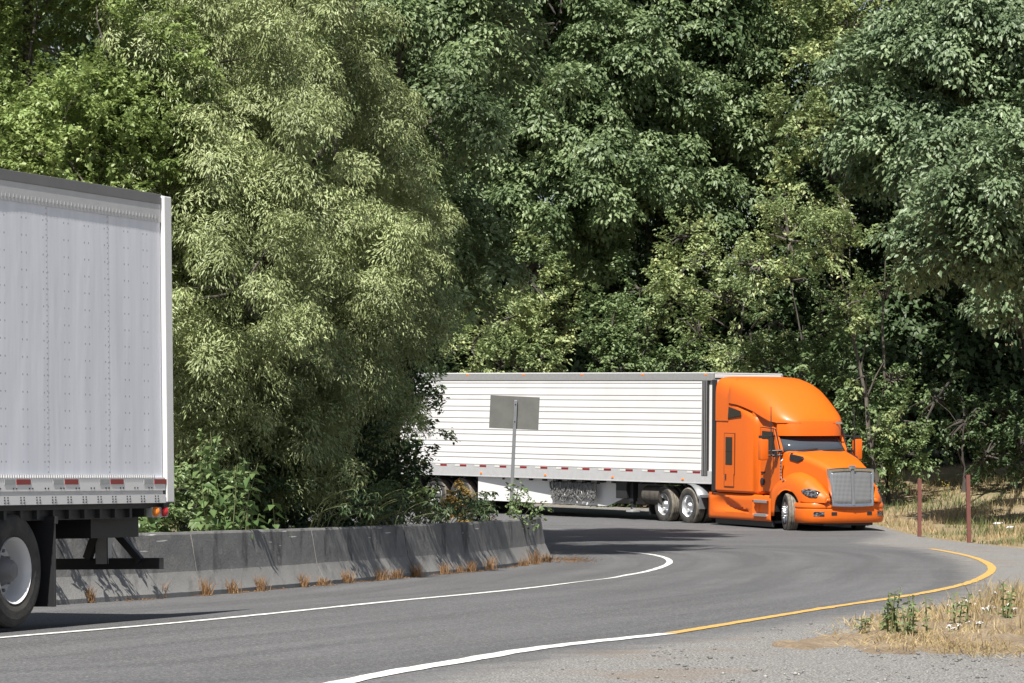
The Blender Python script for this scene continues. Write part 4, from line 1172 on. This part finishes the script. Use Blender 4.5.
bush('bush', 'small yellow green bush just behind the barrier, left of the rust orange plant', 428, 508, 64, .3, 'alder', seed=23, lobes=[lobe_px(425, 505, 64, .32), lobe_px(440, 510, 64, .25)], size=.2, L=.07, W=.04)
bush('rusty_bush', 'rust orange and yellow upright bush in front of the trailer wheels', 458, 500, 65, .2, 'autumn', seed=24, lobes=[lobe_px(458, 515, 65, .2, .2, .3), lobe_px(460, 496, 65, .15, .15, .22), lobe_px(453, 506, 65, .15, .15, .2)], size=.14, L=.07, W=.045, per=40)
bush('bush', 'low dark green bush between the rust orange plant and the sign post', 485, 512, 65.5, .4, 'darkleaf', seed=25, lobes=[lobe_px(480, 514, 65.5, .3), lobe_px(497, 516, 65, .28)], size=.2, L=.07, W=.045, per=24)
bush('bramble', 'dark leafy bramble right of the sign post on the island tip', 524, 505, 66, .35, 'thicket', seed=26, lobes=[lobe_px(522, 512, 66, .26), lobe_px(517, 496, 66.5, .2), lobe_px(532, 508, 66, .2), lobe_px(528, 518, 66, .18)], size=.22, L=.085, W=.06, per=18, n=10)
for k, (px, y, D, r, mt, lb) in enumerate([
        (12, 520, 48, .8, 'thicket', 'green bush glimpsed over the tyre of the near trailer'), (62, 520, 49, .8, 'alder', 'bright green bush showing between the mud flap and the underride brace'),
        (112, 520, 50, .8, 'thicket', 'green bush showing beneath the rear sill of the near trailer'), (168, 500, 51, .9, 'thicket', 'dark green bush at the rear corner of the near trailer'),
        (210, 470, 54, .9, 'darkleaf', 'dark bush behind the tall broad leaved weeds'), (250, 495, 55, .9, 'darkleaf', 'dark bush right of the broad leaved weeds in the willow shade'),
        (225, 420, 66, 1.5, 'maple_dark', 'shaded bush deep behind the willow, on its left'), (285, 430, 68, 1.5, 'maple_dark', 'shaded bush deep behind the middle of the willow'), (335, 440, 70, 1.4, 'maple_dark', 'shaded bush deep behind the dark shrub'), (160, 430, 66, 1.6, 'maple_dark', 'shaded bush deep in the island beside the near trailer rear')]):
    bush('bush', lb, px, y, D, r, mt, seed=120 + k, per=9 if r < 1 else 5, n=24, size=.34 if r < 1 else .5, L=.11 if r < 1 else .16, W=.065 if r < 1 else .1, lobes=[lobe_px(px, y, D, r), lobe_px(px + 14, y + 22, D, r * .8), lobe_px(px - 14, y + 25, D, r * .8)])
for k, (x, y) in enumerate([(8.6, 105.6), (7.2, 107.4), (5.8, 109.2), (4.4, 110.9), (3.0, 112.7), (1.4, 114.6), (-.2, 116.5), (-1.9, 118.4), (-3.8, 120.6)]):  # bushes added to stand in for the shaded bank behind the trailer
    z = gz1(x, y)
    make_tree('undergrowth_bush', 'dark undergrowth added in place of the shade beneath the white trailer', (x, y, z), (x, y, z + 1), .04, [(x, y, z + .6, 1.3, 1.0, 1.0), (x + .8, y - .8, z + .4, 1.0, .9, .7), (x - .6, y - .1, z + .3, 1.0, .8, .7)], 'spray', 'maple_dark', 'bark_dark', 'dark undergrowth added for shade under the trailer line', 4.5, -.35, 24, .45, .16, .1, 140 + k, 10, 'shrub', .008, stemname='stem', crown='foliage')
make_tree('maple_tree', 'tall tree in the island behind the willow, its crown mostly above the picture', (-3.3, 66, gz1(-3.3, 66)), (-2.6, 65, 17), .22,
          [(-3.2, 66, 13.4, 1.9, 1.9, 1.5), (-1.2, 64, 15.0, 1.9, 1.9, 1.6), (-2.2, 64, 16, 2.4, 2.4, 2), (-.2, 64.5, 17.5, 1.9, 2, 1.6), (-1.4, 65, 19, 2.4, 2.4, 2)],
          'umbrella', 'maple', 'bark_dark', per=1.9, thr=-.2, n=70, size=.6, L=.16, W=.10, seed=151, nb=40)
def tall_weed(x, y, h, n_st, label, mat, L, W, nl, group=None, name='broad_leaved_weed', lean=.25, spread=.25, stem='stem', flower=None, cat='weed', droop=0):
    root = empty(name, (x, y, gz1(x, y))); tag(root, label, cat, group)
    st = MB(); sts = []; Pl = []; Dl = []; tips = []
    for k in range(n_st):
        a = rng.uniform(0, 2 * math.pi); b0 = Vector((rng.normal(0, spread), rng.normal(0, spread), 0)); hh = h * rng.uniform(.65, 1.05)
        tip = b0 + Vector((math.cos(a) * lean * hh * rng.random(), math.sin(a) * lean * hh * rng.random(), hh))
        md = b0.lerp(tip, .5) + Vector((0, 0, .06 * hh)) - (tip - b0) * .05
        st.tube([b0, md, tip], [.010, .008, .004], 5); sts.append(MB().tube([b0, md, tip], [.010, .008, .004], 5))
        tips.append(tip)
        for q in range(nl):
            t = .2 + .8 * (q + rng.random()) / nl
            p = (b0.lerp(md, t * 2) if t < .5 else md.lerp(tip, t * 2 - 1)); az = q * 2.4 + rng.normal(0, .4)
            Pl.append(p); Dl.append((math.cos(az), math.sin(az), rng.uniform(-.5, .5) - droop))
    for one in (sts if n_st <= 4 else [st]): one.build('stem', M[stem], root)
    if nl:
        Pl = np.array([list(p) for p in Pl]); Dl = np.array(Dl); nn = len(Pl)
        V, Fc = leaf_arrays(Pl, Dl, np.array([0, 0, 1.]) + rng.standard_normal((nn, 3)) * .3, L * rng.uniform(.5, 1.15, nn), W)
        np_mesh('foliage', V, Fc, M[mat], root)
    if flower:
        for tp in tips:
            Pq = []; Dq = []
            for j in range(9):
                Pq.append(list(tp)); a = j * .7; Dq.append((math.cos(a), math.sin(a), rng.uniform(-.2, .9)))
            V, Fc = leaf_arrays(np.array(Pq), np.array(Dq), np.tile([0, 0, 1.], (len(Pq), 1)), .036, .02); np_mesh('flower', V, Fc, M[flower], root)
    return root
for (px, D, h, n_st, lb) in [(188, 48.5, 1.15, 5, 'low bright broad leaved weed beside the rear corner of the near trailer'), (226, 49.5, 1.7, 6, 'tall bright broad leaved weed with pale glossy leaves over the barrier'), (250, 51, 1.25, 5, 'mid height bright broad leaved weed right of the tallest one'), (205, 50.5, 2.1, 6, 'tallest broad leaved weed standing deeper behind the barrier'), (120, 47.0, 1.2, 9, 'broad leaved weed seen under the near trailer beyond the barrier'), (70, 45.6, 1.2, 9, 'broad leaved weed seen behind the mud flap of the near trailer')]:
    tall_weed(wx(px, D), D, h, n_st, lb, 'bigleaf', .23, .115, 17, droop=.45)
for (px, D, h, lb) in [(483, 64.5, 1.1, 'thin dark dry stalks rising in front of the trailer skirt'), (500, 65.5, .9, 'thin brown dry stalks just left of the sign post')]:
    tall_weed(wx(px, D), D, h, 9, lb, 'darkleaf', .05, .015, 6, name='dry_stalks', stem='drystem', lean=.35, spread=.14)
tall_weed(wx(448, 64), 64, .55, 40, 'clump of tan dry grass behind the barrier before the trailer wheels', 'straw', .1, .01, 3, name='dry_grass_clump', stem='drystem', lean=.7, spread=.22)

# made-up canes over the barrier, added only to streak its face with shadow
def bar_at(px):
    for a, b in zip(BAR[:-1], BAR[1:]):
        fa = a[0] - wx(px, a[1]); fb = b[0] - wx(px, b[1])
        if fa * fb <= 0 and a[1] > 20:
            p = a + (b - a) * fa / (fa - fb); d_ = (b - a) / np.linalg.norm(b - a); return p, d_
for k, px in enumerate([48, 72, 96, 118, 140, 352, 360, 369, 378, 404, 411, 436, 445, 454, 464, 474, 484, 493]):
    p, d_ = bar_at(px); nl = np.array([-d_[1], d_[0]]); q = p + nl * .82
    root = empty('shadow_cane', (q[0], q[1], gz1(*q))); tag(root, 'slim leafy cane added over the concrete barrier to cast shadow streaks', 'plant', 'canes added to streak the barrier with shadow')
    Pl = []; Dl = []
    for j in range(4):
        al_ = rng.normal(0, .09); top = rng.uniform(1.0, 1.42); ov = rng.uniform(.66, .84)
        a = np.array([*(d_ * al_ * .6), 0]); b = np.array([*(d_ * al_ - nl * ov * .35), top * .8]); c = np.array([*(d_ * (al_ - .1) - nl * ov), top]); e = np.array([*(d_ * (al_ - .2) - nl * (ov + .07)), top - .12])
        pts = catmull([a, b, c, e], 5)
        MB().tube(pts, list(np.linspace(.008, .004, len(pts))), 5).build('stem', M['stem'], root)
        for w in range(11):
            t_ = rng.uniform(.62, 1) * (len(pts) - 1); pp = pts[int(t_)] ; Pl.append(pp); az = rng.uniform(0, 6.28); Dl.append((math.cos(az), math.sin(az), -.7))
    Pl = np.array(Pl); Dl = np.array(Dl)
    V, Fc = leaf_arrays(Pl, Dl, np.array([0, 0, 1.]) + rng.standard_normal((len(Pl), 3)) * .4, .12 * rng.uniform(.6, 1.2, len(Pl)), .045)
    np_mesh('foliage', V, Fc, M['darkleaf'], root)

# trees and shrubs beyond the far side of the road
FG = 'trees of the wood beyond the road'
def far(label, base, top, r0, lobes, style='umbrella', mat='maple', seed=40, per=1.25, thr=-.2, n=95, size=.85, L=.19, W=.115, name='maple_tree', bark='bark_dark', nb=50, cat='tree', twig=.025, **kw):
    z = gz1(*base)
    return make_tree(name, label, (base[0], base[1], z - .1), top, r0, lobes, style, mat, bark, None, per, thr, n, size, L, W, seed, nb, cat, twig, **kw)
far('big leafy maple above the rear half of the white trailer', (.6, 121), (.4, 121, 19), .4,
    [lobe_px(560, 110, 116, 2.1, 1.9, 1.8), lobe_px(490, 110, 117, 1.9), lobe_px(600, 170, 115, 1.7), lobe_px(540, 200, 116, 1.6), lobe_px(490, 220, 117, 1.6), lobe_px(560, 20, 118, 2.2), lobe_px(470, 20, 118, 2.0), lobe_px(615, 60, 117, 1.6), (.4, 121, 19.5, 3, 3, 2.6), (2.6, 121, 17.5, 2.5, 2.5, 2.2), lobe_px(440, 190, 119, 1.6), lobe_px(590, 240, 117, 1.2)], seed=41, per=2.7, thr=-.25, size=.52, n=58, boughs=12, inner=.12)
far('maple in half shade with gaps of sky above the front of the white trailer', (6.0, 124), (5.9, 124, 19), .36,
    [lobe_px(690, 30, 121, 1.8), lobe_px(650, 100, 119, 1.5), lobe_px(725, 110, 120, 1.4), lobe_px(665, 170, 117, 1.3), lobe_px(715, 200, 118, 1.3), lobe_px(755, 40, 121, 1.5), lobe_px(640, 20, 121, 1.6), lobe_px(690, 90, 118, 1.0), lobe_px(760, 150, 121, 1.1), lobe_px(630, 150, 117, 1.0), (5.6, 124, 19, 3, 3, 2.4)], mat='maple', per=2.6, thr=-.25, seed=42, n=58, size=.52, boughs=11, inner=.12)
far('slender maple with a pale green top right of the dark hollow', (11.4, 121), (11.2, 121, 19), .3,
    [lobe_px(820, 60, 117, 1.5, 1.4, 1.6), lobe_px(850, 30, 118, 1.6), lobe_px(800, 120, 117, 1.1), lobe_px(830, 140, 116, 1.2), lobe_px(795, 190, 117, 1.0), (10.9, 120, 17.5, 2, 2, 1.8)], style='spray', mat='palegreen', per=3.0, L=.17, W=.10, size=.7, n=40, seed=43)
far('broad maple with layered drooping branches at the right edge', (16.6, 113), (15.6, 113, 18), .27,
    [lobe_px(930, 60, 108, 1.7), lobe_px(985, 40, 108, 1.9), lobe_px(900, 140, 108, 1.5), lobe_px(955, 160, 106, 1.6), lobe_px(1010, 140, 107, 1.7), lobe_px(930, 240, 98, 1.2, 1.3, 1.0), lobe_px(985, 235, 95, 1.3, 1.4, 1.0), lobe_px(1020, 250, 95, 1.1), lobe_px(1005, 170, 94, 1.3), lobe_px(870, 60, 110, 1.5), lobe_px(865, 150, 110, 1.2), lobe_px(1060, 80, 108, 2.2), lobe_px(1060, 220, 107, 1.8), (15, 111, 17, 3.2, 3, 2.4), (18.5, 111, 16, 3, 3, 2.4), lobe_px(1000, 300, 101, .8, .7, .6), lobe_px(955, 190, 95, 1.2)], mat='maple_b', per=2.7, thr=-.25, seed=44, size=.52, n=58, boughs=12, inner=.12)
far('leaning slim tree with a pale crown right above the orange cab', (wx(884, 106), 106), (wx(846, 106), 106, CH + 190 * 106 / F), .10,
    [lobe_px(830, 235, 106, 1.15, 1.1, .9), lobe_px(790, 240, 106.5, 1.1), lobe_px(760, 265, 107, .9), lobe_px(850, 215, 107, .8), lobe_px(870, 330, 106, .6, .5, .7), lobe_px(885, 360, 106, .55, .45, .6), lobe_px(862, 300, 105.8, .6, .5, .6), lobe_px(866, 375, 105.6, .5, .45, .6), lobe_px(880, 415, 105.6, .55, .45, .6)], style='spray', mat='palegreen', per=4.5, L=.14, W=.08, size=.55, n=36, seed=45, name='slim_tree', bark='bark')
far('slender upright sapling standing just right of the leaning slim tree', (wx(878, 107.5), 107.5), (wx(886, 107.5), 107.5, CH + 215 * 107.5 / F), .085,
    [lobe_px(886, 300, 107.5, .6, .6, .8), lobe_px(890, 380, 107.5, .5, .5, .7), lobe_px(872, 395, 107.5, .4)], style='spray', mat='thicket', per=4, L=.13, W=.08, size=.5, n=30, seed=46, name='slim_tree', bark='bark')
far('pale yellow green thicket above the middle of the white trailer', (-.5, 114), (-.5, 114, 6.2), .12,
    [lobe_px(500, 320, 113.5, 1.3, 1.2, 1.1), lobe_px(530, 280, 114, 1.2), lobe_px(470, 345, 113, 1.0), lobe_px(540, 350, 113, 1.0, 1, .8), lobe_px(505, 365, 112.5, 1.0, .9, .7), lobe_px(560, 320, 114.5, .9), lobe_px(450, 300, 115, 1.0)], style='spray', mat='palegreen', per=4.5, L=.14, W=.08, size=.55, n=36, seed=47, name='thicket_bush', cat='shrub')
far('dark green small leaved thicket over the white trailer roof', (4, 113.5), (4, 113.5, 6), .12,
    [lobe_px(610, 330, 113, 1.15), lobe_px(650, 345, 112, 1.1), lobe_px(620, 365, 112, .9), lobe_px(680, 365, 111, .9), lobe_px(590, 355, 113, .9), lobe_px(640, 290, 114, .9)], style='spray', mat='thicket', per=4.5, thr=-.15, L=.14, W=.085, size=.55, n=34, seed=48, name='thicket_bush', cat='shrub')
far('sunlit thicket with a yellowing spot left of the orange cab roof', (7.2, 111.5), (7.2, 111.5, 7.5), .12,
    [lobe_px(695, 265, 112, 1.1), lobe_px(670, 300, 112, .9), lobe_px(725, 300, 111, 1.0), lobe_px(700, 335, 110.5, 1.0), lobe_px(750, 330, 110, 1.0), lobe_px(735, 360, 109.5, .9), lobe_px(690, 235, 113, .8)], style='spray', mat='palegreen', per=4.2, L=.13, W=.08, size=.55, n=36, seed=49, name='thicket_bush', cat='shrub')
far('mid green thicket directly behind the orange cab roof', (8.9, 110), (8.9, 110, 6), .12,
    [lobe_px(780, 320, 109.5, 1.1), lobe_px(820, 330, 109, 1.0), lobe_px(800, 370, 108.5, 1.0), lobe_px(840, 380, 108.5, .9), lobe_px(770, 370, 109, .8), lobe_px(850, 320, 109.5, .7), lobe_px(790, 280, 110.5, .9)], style='spray', mat='thicket', per=4.2, thr=-.12, L=.14, W=.085, size=.55, n=34, seed=50, name='thicket_bush', cat='shrub')
far('shaded undergrowth bush right behind the orange hood', (11.2, 107), (11.2, 107, 3), .08,
    [lobe_px(870, 440, 106.5, .8), lobe_px(900, 420, 107.5, .9), lobe_px(905, 455, 106.5, .75), lobe_px(855, 400, 107.5, .8), lobe_px(880, 465, 106, .5)], style='spray', mat='thicket', per=4.5, thr=-.12, L=.14, W=.09, size=.5, n=30, seed=51, name='undergrowth_bush', cat='shrub')
far('dark undergrowth bush behind the taller brown post', (13.6, 108.5), (13.6, 108.5, 3), .08,
    [lobe_px(950, 440, 107, .9), lobe_px(935, 400, 108.5, .9), lobe_px(985, 455, 107, .8), lobe_px(965, 420, 108.5, .9)], style='spray', mat='maple_dark', per=4.0, thr=-.1, L=.15, W=.10, size=.5, n=30, seed=52, name='undergrowth_bush', cat='shrub')
far('dark undergrowth bush at the right edge below the drooping maple', (16, 108.5), (16, 108.5, 3), .08,
    [lobe_px(1020, 450, 107, .9), lobe_px(1050, 430, 108, 1.2), lobe_px(1010, 420, 109.5, 1.0)], style='spray', mat='maple_dark', per=3.6, thr=-.1, L=.15, W=.10, size=.5, n=30, seed=53, name='undergrowth_bush', cat='shrub')
# rows of wood behind
back = [(-27, 128, 'dark wood tree far left, glimpsed above the alder'), (-20.5, 131, 'dark wood tree behind the left edge of the willow'), (-14, 127, 'dark wood tree glimpsed through the willow crown'), (-8, 131, 'dark wood tree behind the island maple'),
        (-3, 127, 'dark wood tree above the hidden rear of the white trailer'), (2.6, 134, 'dark wood tree behind the big leafy maple'), (7.5, 137, 'dark wood tree filling the hollow above the orange cab'), (9.4, 127, 'dark wood tree left of the slender pale topped maple'),
        (13.5, 125, 'dark wood tree behind the slender pale topped maple'), (18.5, 123, 'dark wood tree behind the broad maple at the right edge'), (24.5, 122, 'dark wood tree just beyond the right edge'), (5.2, 123, 'dark wood tree with low branches behind the sunlit thicket'), (15.5, 118, 'dark wood tree in the shade under the broad right hand maple'), (10.2, 134, 'dark wood tree far back over the pale topped maple'), (-.4, 130, 'dark wood tree far back between the island maple and the big leafy maple')]
for k, (x, y, lb) in enumerate(back):
    z = gz1(x, y); rr = np.random.default_rng(100 + k); lo = []
    hh = 21 + rr.uniform(-2, 3); hmin = 3.5
    for q in range(11):
        t = q / 10
        lo.append((x + rr.normal(0, 2.0) * (1 - .3 * t), y + rr.normal(0, 1.2), z + hmin + (hh - hmin) * t, 2.7 - .5 * t, 2.5 - .4 * t, 2.2))
    if y in (122, 118): lo = [l for l in lo if l[2] > z + 6]
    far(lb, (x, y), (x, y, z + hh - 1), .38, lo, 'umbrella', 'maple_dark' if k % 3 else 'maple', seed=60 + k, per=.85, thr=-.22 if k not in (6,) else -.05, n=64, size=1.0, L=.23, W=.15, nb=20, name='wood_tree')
# second low storey so that no open ground shows between the trunks
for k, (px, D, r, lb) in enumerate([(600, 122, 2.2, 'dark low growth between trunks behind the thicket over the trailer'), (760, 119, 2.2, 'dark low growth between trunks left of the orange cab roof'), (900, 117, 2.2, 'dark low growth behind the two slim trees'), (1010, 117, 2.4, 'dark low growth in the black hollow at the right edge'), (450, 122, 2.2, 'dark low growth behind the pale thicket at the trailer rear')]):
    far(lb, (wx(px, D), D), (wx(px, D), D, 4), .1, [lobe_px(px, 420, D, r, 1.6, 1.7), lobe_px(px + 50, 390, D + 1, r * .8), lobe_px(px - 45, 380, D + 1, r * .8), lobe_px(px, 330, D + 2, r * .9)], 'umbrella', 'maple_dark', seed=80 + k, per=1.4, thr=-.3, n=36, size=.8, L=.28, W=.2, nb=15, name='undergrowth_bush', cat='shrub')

# ------------------------------------------------------------------ grass on the bank and verge
def scatter_outside(n, lo, hi, xr, yr, power=1.0):
    out = []
    while len(out) < n:
        X = rng.uniform(*xr, 4000); Y = rng.uniform(*yr, 4000)
        dd, sd = poly_dist(OUT_D, X, Y); k = (sd < 0) & (dd > lo) & (dd < hi)
        out += list(zip(X[k], Y[k]))
    return np.array(out[:n])
Q = scatter_outside(26000, .15, 13, (7, 24), (66, 112))
cl = np.array([mnoise.noise((x * .9, y * .35, 3)) for x, y in Q]); gr = np.array([mnoise.noise((x * .5, y * .25, 9)) for x, y in Q])
for nm, msk, mt, h0 in (('dry_grass', (cl > -.15) & (gr < .22), 'straw', .20), ('green_grass', (gr >= .05) & (cl > -.35), 'greenblade', .24)):
    q = Q[msk]; P3 = np.c_[q, gz(q[:, 0], q[:, 1]) - .01]
    dd, _ = poly_dist(OUT_D, q[:, 0], q[:, 1])
    hh = h0 * rng.uniform(.4, 1.3, len(q)) * (1 + cl[msk]) * np.clip(.35 + dd * .5, .3, 1)
    tag(blades(P3, hh, .022, 1.0, mt, nm), kind='stuff')
# dead grass on the near dirt island
n = 15000
u_ = rng.random(n) ** .62; w_ = rng.random(n); ii = np.clip((u_ * (ND - 1)).astype(int), 0, ND - 1)
q = dp[ii] * (1 - w_)[:, None] + dq[ii] * w_[:, None] + rng.normal(0, .12, (n, 2))
keep = (np.array([mnoise.noise((x * 1.6, y * .5, 4)) for x, y in q]) > -.12) & (q[:, 0] > 3.0) & (w_ < .9)
q = q[keep]
hx = smooth(2.9, 5.5, q[:, 0])
tag(blades(np.c_[q, gz(q[:, 0], q[:, 1]) + .05], .135 * rng.uniform(.3, 1.5, len(q)) * (.35 + .9 * hx), .010, 1.1, 'straw', 'dead_grass'), kind='stuff')
# dead grass lying flat
n = 16000
u_ = rng.random(n) ** .6; w_ = rng.uniform(.03, .97, n); ii = np.clip((u_ * (ND - 1)).astype(int), 0, ND - 1)
q = dp[ii] * (1 - w_)[:, None] + dq[ii] * w_[:, None] + rng.normal(0, .15, (n, 2)); q = q[(q[:, 0] > 2.6) & (rng.random(len(q)) < .2 + .8 * smooth(2.6, 3.6, q[:, 0]))]
tag(blades(np.c_[q, gz(q[:, 0], q[:, 1]) + .045], .055 * rng.uniform(.4, 1.4, len(q)), .009, 5.0, 'straw', 'matted_grass'), kind='stuff')
# loose grit and small stones on the shoulder
n = 9000
q = np.c_[rng.uniform(-2, 14, n), rng.uniform(21, 46, n)]
d1, s1 = poly_dist(LANE_EDGE, q[:, 0], q[:, 1]); kp = (d1 * -s1 > .25 + .8 * rng.random(n)); q = q[kp]
kk = np.array([mnoise.noise((a * .8, b_ * .35, 6)) for a, b_ in q]); q = q[kk > -.25]
n = len(q); r_ = .008 * np.exp(rng.normal(0, .5, n)); r_ = np.clip(r_, .004, .020)
c_ = np.c_[q, gz(q[:, 0], q[:, 1]) + .017 + r_ * .3]
of = np.array([[1, 0, 0], [0, 1, 0], [-1, 0, 0], [0, -1, 0], [0, 0, .7], [0, 0, -.7]], float)
V = c_[:, None] + of[None] * r_[:, None, None] * rng.uniform(.6, 1.4, (n, 6, 1))
fc = np.array([[0, 1, 4], [1, 2, 4], [2, 3, 4], [3, 0, 4], [1, 0, 5], [2, 1, 5], [3, 2, 5], [0, 3, 5]])
M['stone'] = leafmat('grit_stone', [(.14, .138, .135), (.24, .235, .23), (.38, .37, .35), (.24, .2, .15)], .9, 0)
tag(np_mesh('gravel', V.reshape(-1, 3), (np.arange(n)[:, None, None] * 6 + fc[None]).reshape(-1, 3), M['stone']), kind='stuff')
# leaf litter swept against the barrier foot
k_ = rng.integers(60, len(seg_s) - 1, 2600); q = seg_s[k_] + np.c_[np.abs(rng.normal(0, .10, 2600)), -np.abs(rng.normal(0, .07, 2600))]
kk = np.array([mnoise.noise((a * .9, b_ * .9, 2)) for a, b_ in q]) > -.05; q = q[kk]
e_ = seg_s[-1] + rng.normal(0, 1, (500, 2)) * [.22, .9] + [.35, -.1]; q = np.vstack([q, e_])
an_ = rng.uniform(0, 6.28, len(q))
V, Fc = leaf_arrays(np.c_[q, gz(q[:, 0], q[:, 1]) + .024], np.c_[np.cos(an_), np.sin(an_), rng.uniform(0, .4, len(q))], np.tile([0, 0, 1.], (len(q), 1)), .05 * rng.uniform(.5, 1.3, len(q)), .022)
tag(np_mesh('leaf_litter', V, Fc, M['rustweed']), kind='stuff')
# low scraps of dry grass along the pavement edge of the bank
# weeds on the dirt island
for (px, py, h, ns, lb) in [(888, 640, .44, 7, 'tallest leafy green weed at the left tip of the near dirt patch'), (916, 642, .40, 6, 'leafy green weed right beside the tallest one on the near dirt patch'), (866, 636, .16, 3, 'smallest green weed at the left of the near dirt patch'), (962, 634, .36, 3, 'thin green weed in the middle of the near dirt patch'), (1003, 628, .46, 3, 'thin tall weed near the right edge on the near dirt patch'), ]:
    x, y = at(px, py)
    tall_weed(x, y, h, ns, lb, 'thicket', .075, .035, 12, name='green_weed', spread=.05, lean=.25)
for (px, py, h) in [(947, 622, .16), (956, 640, .12), (985, 622, .15), (1012, 620, .14), (992, 606, .16), (975, 637, .12), (968, 612, .13)]:
    x, y = at(px, py)
    tall_weed(x, y, h, 4, 'small white flowering weed among the dead grass of the near dirt patch', 'greenblade', .03, .01, 3, 'white flowers on the near dirt patch', 'white_flower', .5, .06, flower='whiteflower', cat='flower')
for (px, py) in [(882, 487), (893, 484), (905, 481), (897, 492), (888, 480), (930, 484), (945, 498), (1000, 490), (876, 483)]:
    x, y = at(px, py)
    tall_weed(x, y, .5, 5, 'small yellow flowering weed on the grassy bank', 'greenblade', .06, .015, 4, 'yellow flowers on the bank', 'yellow_flower', .4, .12, flower='yellowflower', cat='flower')
# litter on the bank
for (px, py, lb, s_) in [(998, 527, 'crumpled white paper litter on the bank right of the taller post', .22), (1010, 531, 'second scrap of white litter at the right edge of the bank', .2), (884, 501, 'white scrap of litter on the grass beside the truck bumper', .16), (983, 506, 'tiny white scrap of litter in the shade behind the taller post', .1)]:
    x, y = at(px, py); m = MB(); rows = []
    for a in range(6):
        rows.append([(s_ * (a / 5 - .5) + random.uniform(-.03, .03), s_ * (b / 5 - .5) + random.uniform(-.03, .03), s_ * .5 * abs(mnoise.noise((a * .9, b * .9, px))) + .02) for b in range(6)])
    m.grid(rows); o = m.build('litter', M['white_paint'], solid=.004); o.location = (x, y, gz1(x, y) + .06)
    tag(o, lb, 'litter')

# ------------------------------------------------------------------ camera, light, world
cam = bpy.data.cameras.new('camera'); co = bpy.data.objects.new('camera', cam); COL.objects.link(co)
cam.sensor_width = 36; cam.lens = 36 * F / 1024; cam.clip_start = .5; cam.clip_end = 3000
co.location = (0, 0, CH); co.rotation_euler = (math.pi / 2 + PITCH, 0, 0)
S.camera = co

EL, AZ = 56.0, math.atan2(-.33, -.944)     # direction towards the sun, in plan: from behind the viewer, a little left
sd = Vector((math.cos(R(EL)) * -.23, math.cos(R(EL)) * -.973, math.sin(R(EL)))).normalized()
su = bpy.data.lights.new('sun', 'SUN'); su.energy = 5.0; su.angle = R(.5); su.color = (1, .95, .87)
so = bpy.data.objects.new('sun', su); COL.objects.link(so)
so.rotation_euler = (-sd).to_track_quat('-Z', 'Y').to_euler()
W = bpy.data.worlds.new('World'); S.world = W; W.use_nodes = True
nt = W.node_tree; sk = nt.nodes.new('ShaderNodeTexSky'); sk.sky_type = 'NISHITA'; sk.sun_disc = False
sk.sun_elevation = R(EL); sk.sun_rotation = math.atan2(sd.x, sd.y)
bg = nt.nodes['Background']; bg.inputs[1].default_value = .055
hs = nt.nodes.new('ShaderNodeHueSaturation'); hs.inputs['Saturation'].default_value = .6
nt.links.new(sk.outputs[0], hs.inputs['Color']); nt.links.new(hs.outputs[0], bg.inputs[0])
S.view_settings.view_transform = 'Standard'; S.view_settings.look = 'None'; S.view_settings.gamma = 1; S.view_settings.use_curve_mapping = False
S.view_settings.exposure = .85
S.cycles.max_bounces = 6; S.cycles.diffuse_bounces = 3; S.cycles.glossy_bounces = 3; S.cycles.transmission_bounces = 4; S.cycles.transparent_max_bounces = 6
S.cycles.use_denoising = True
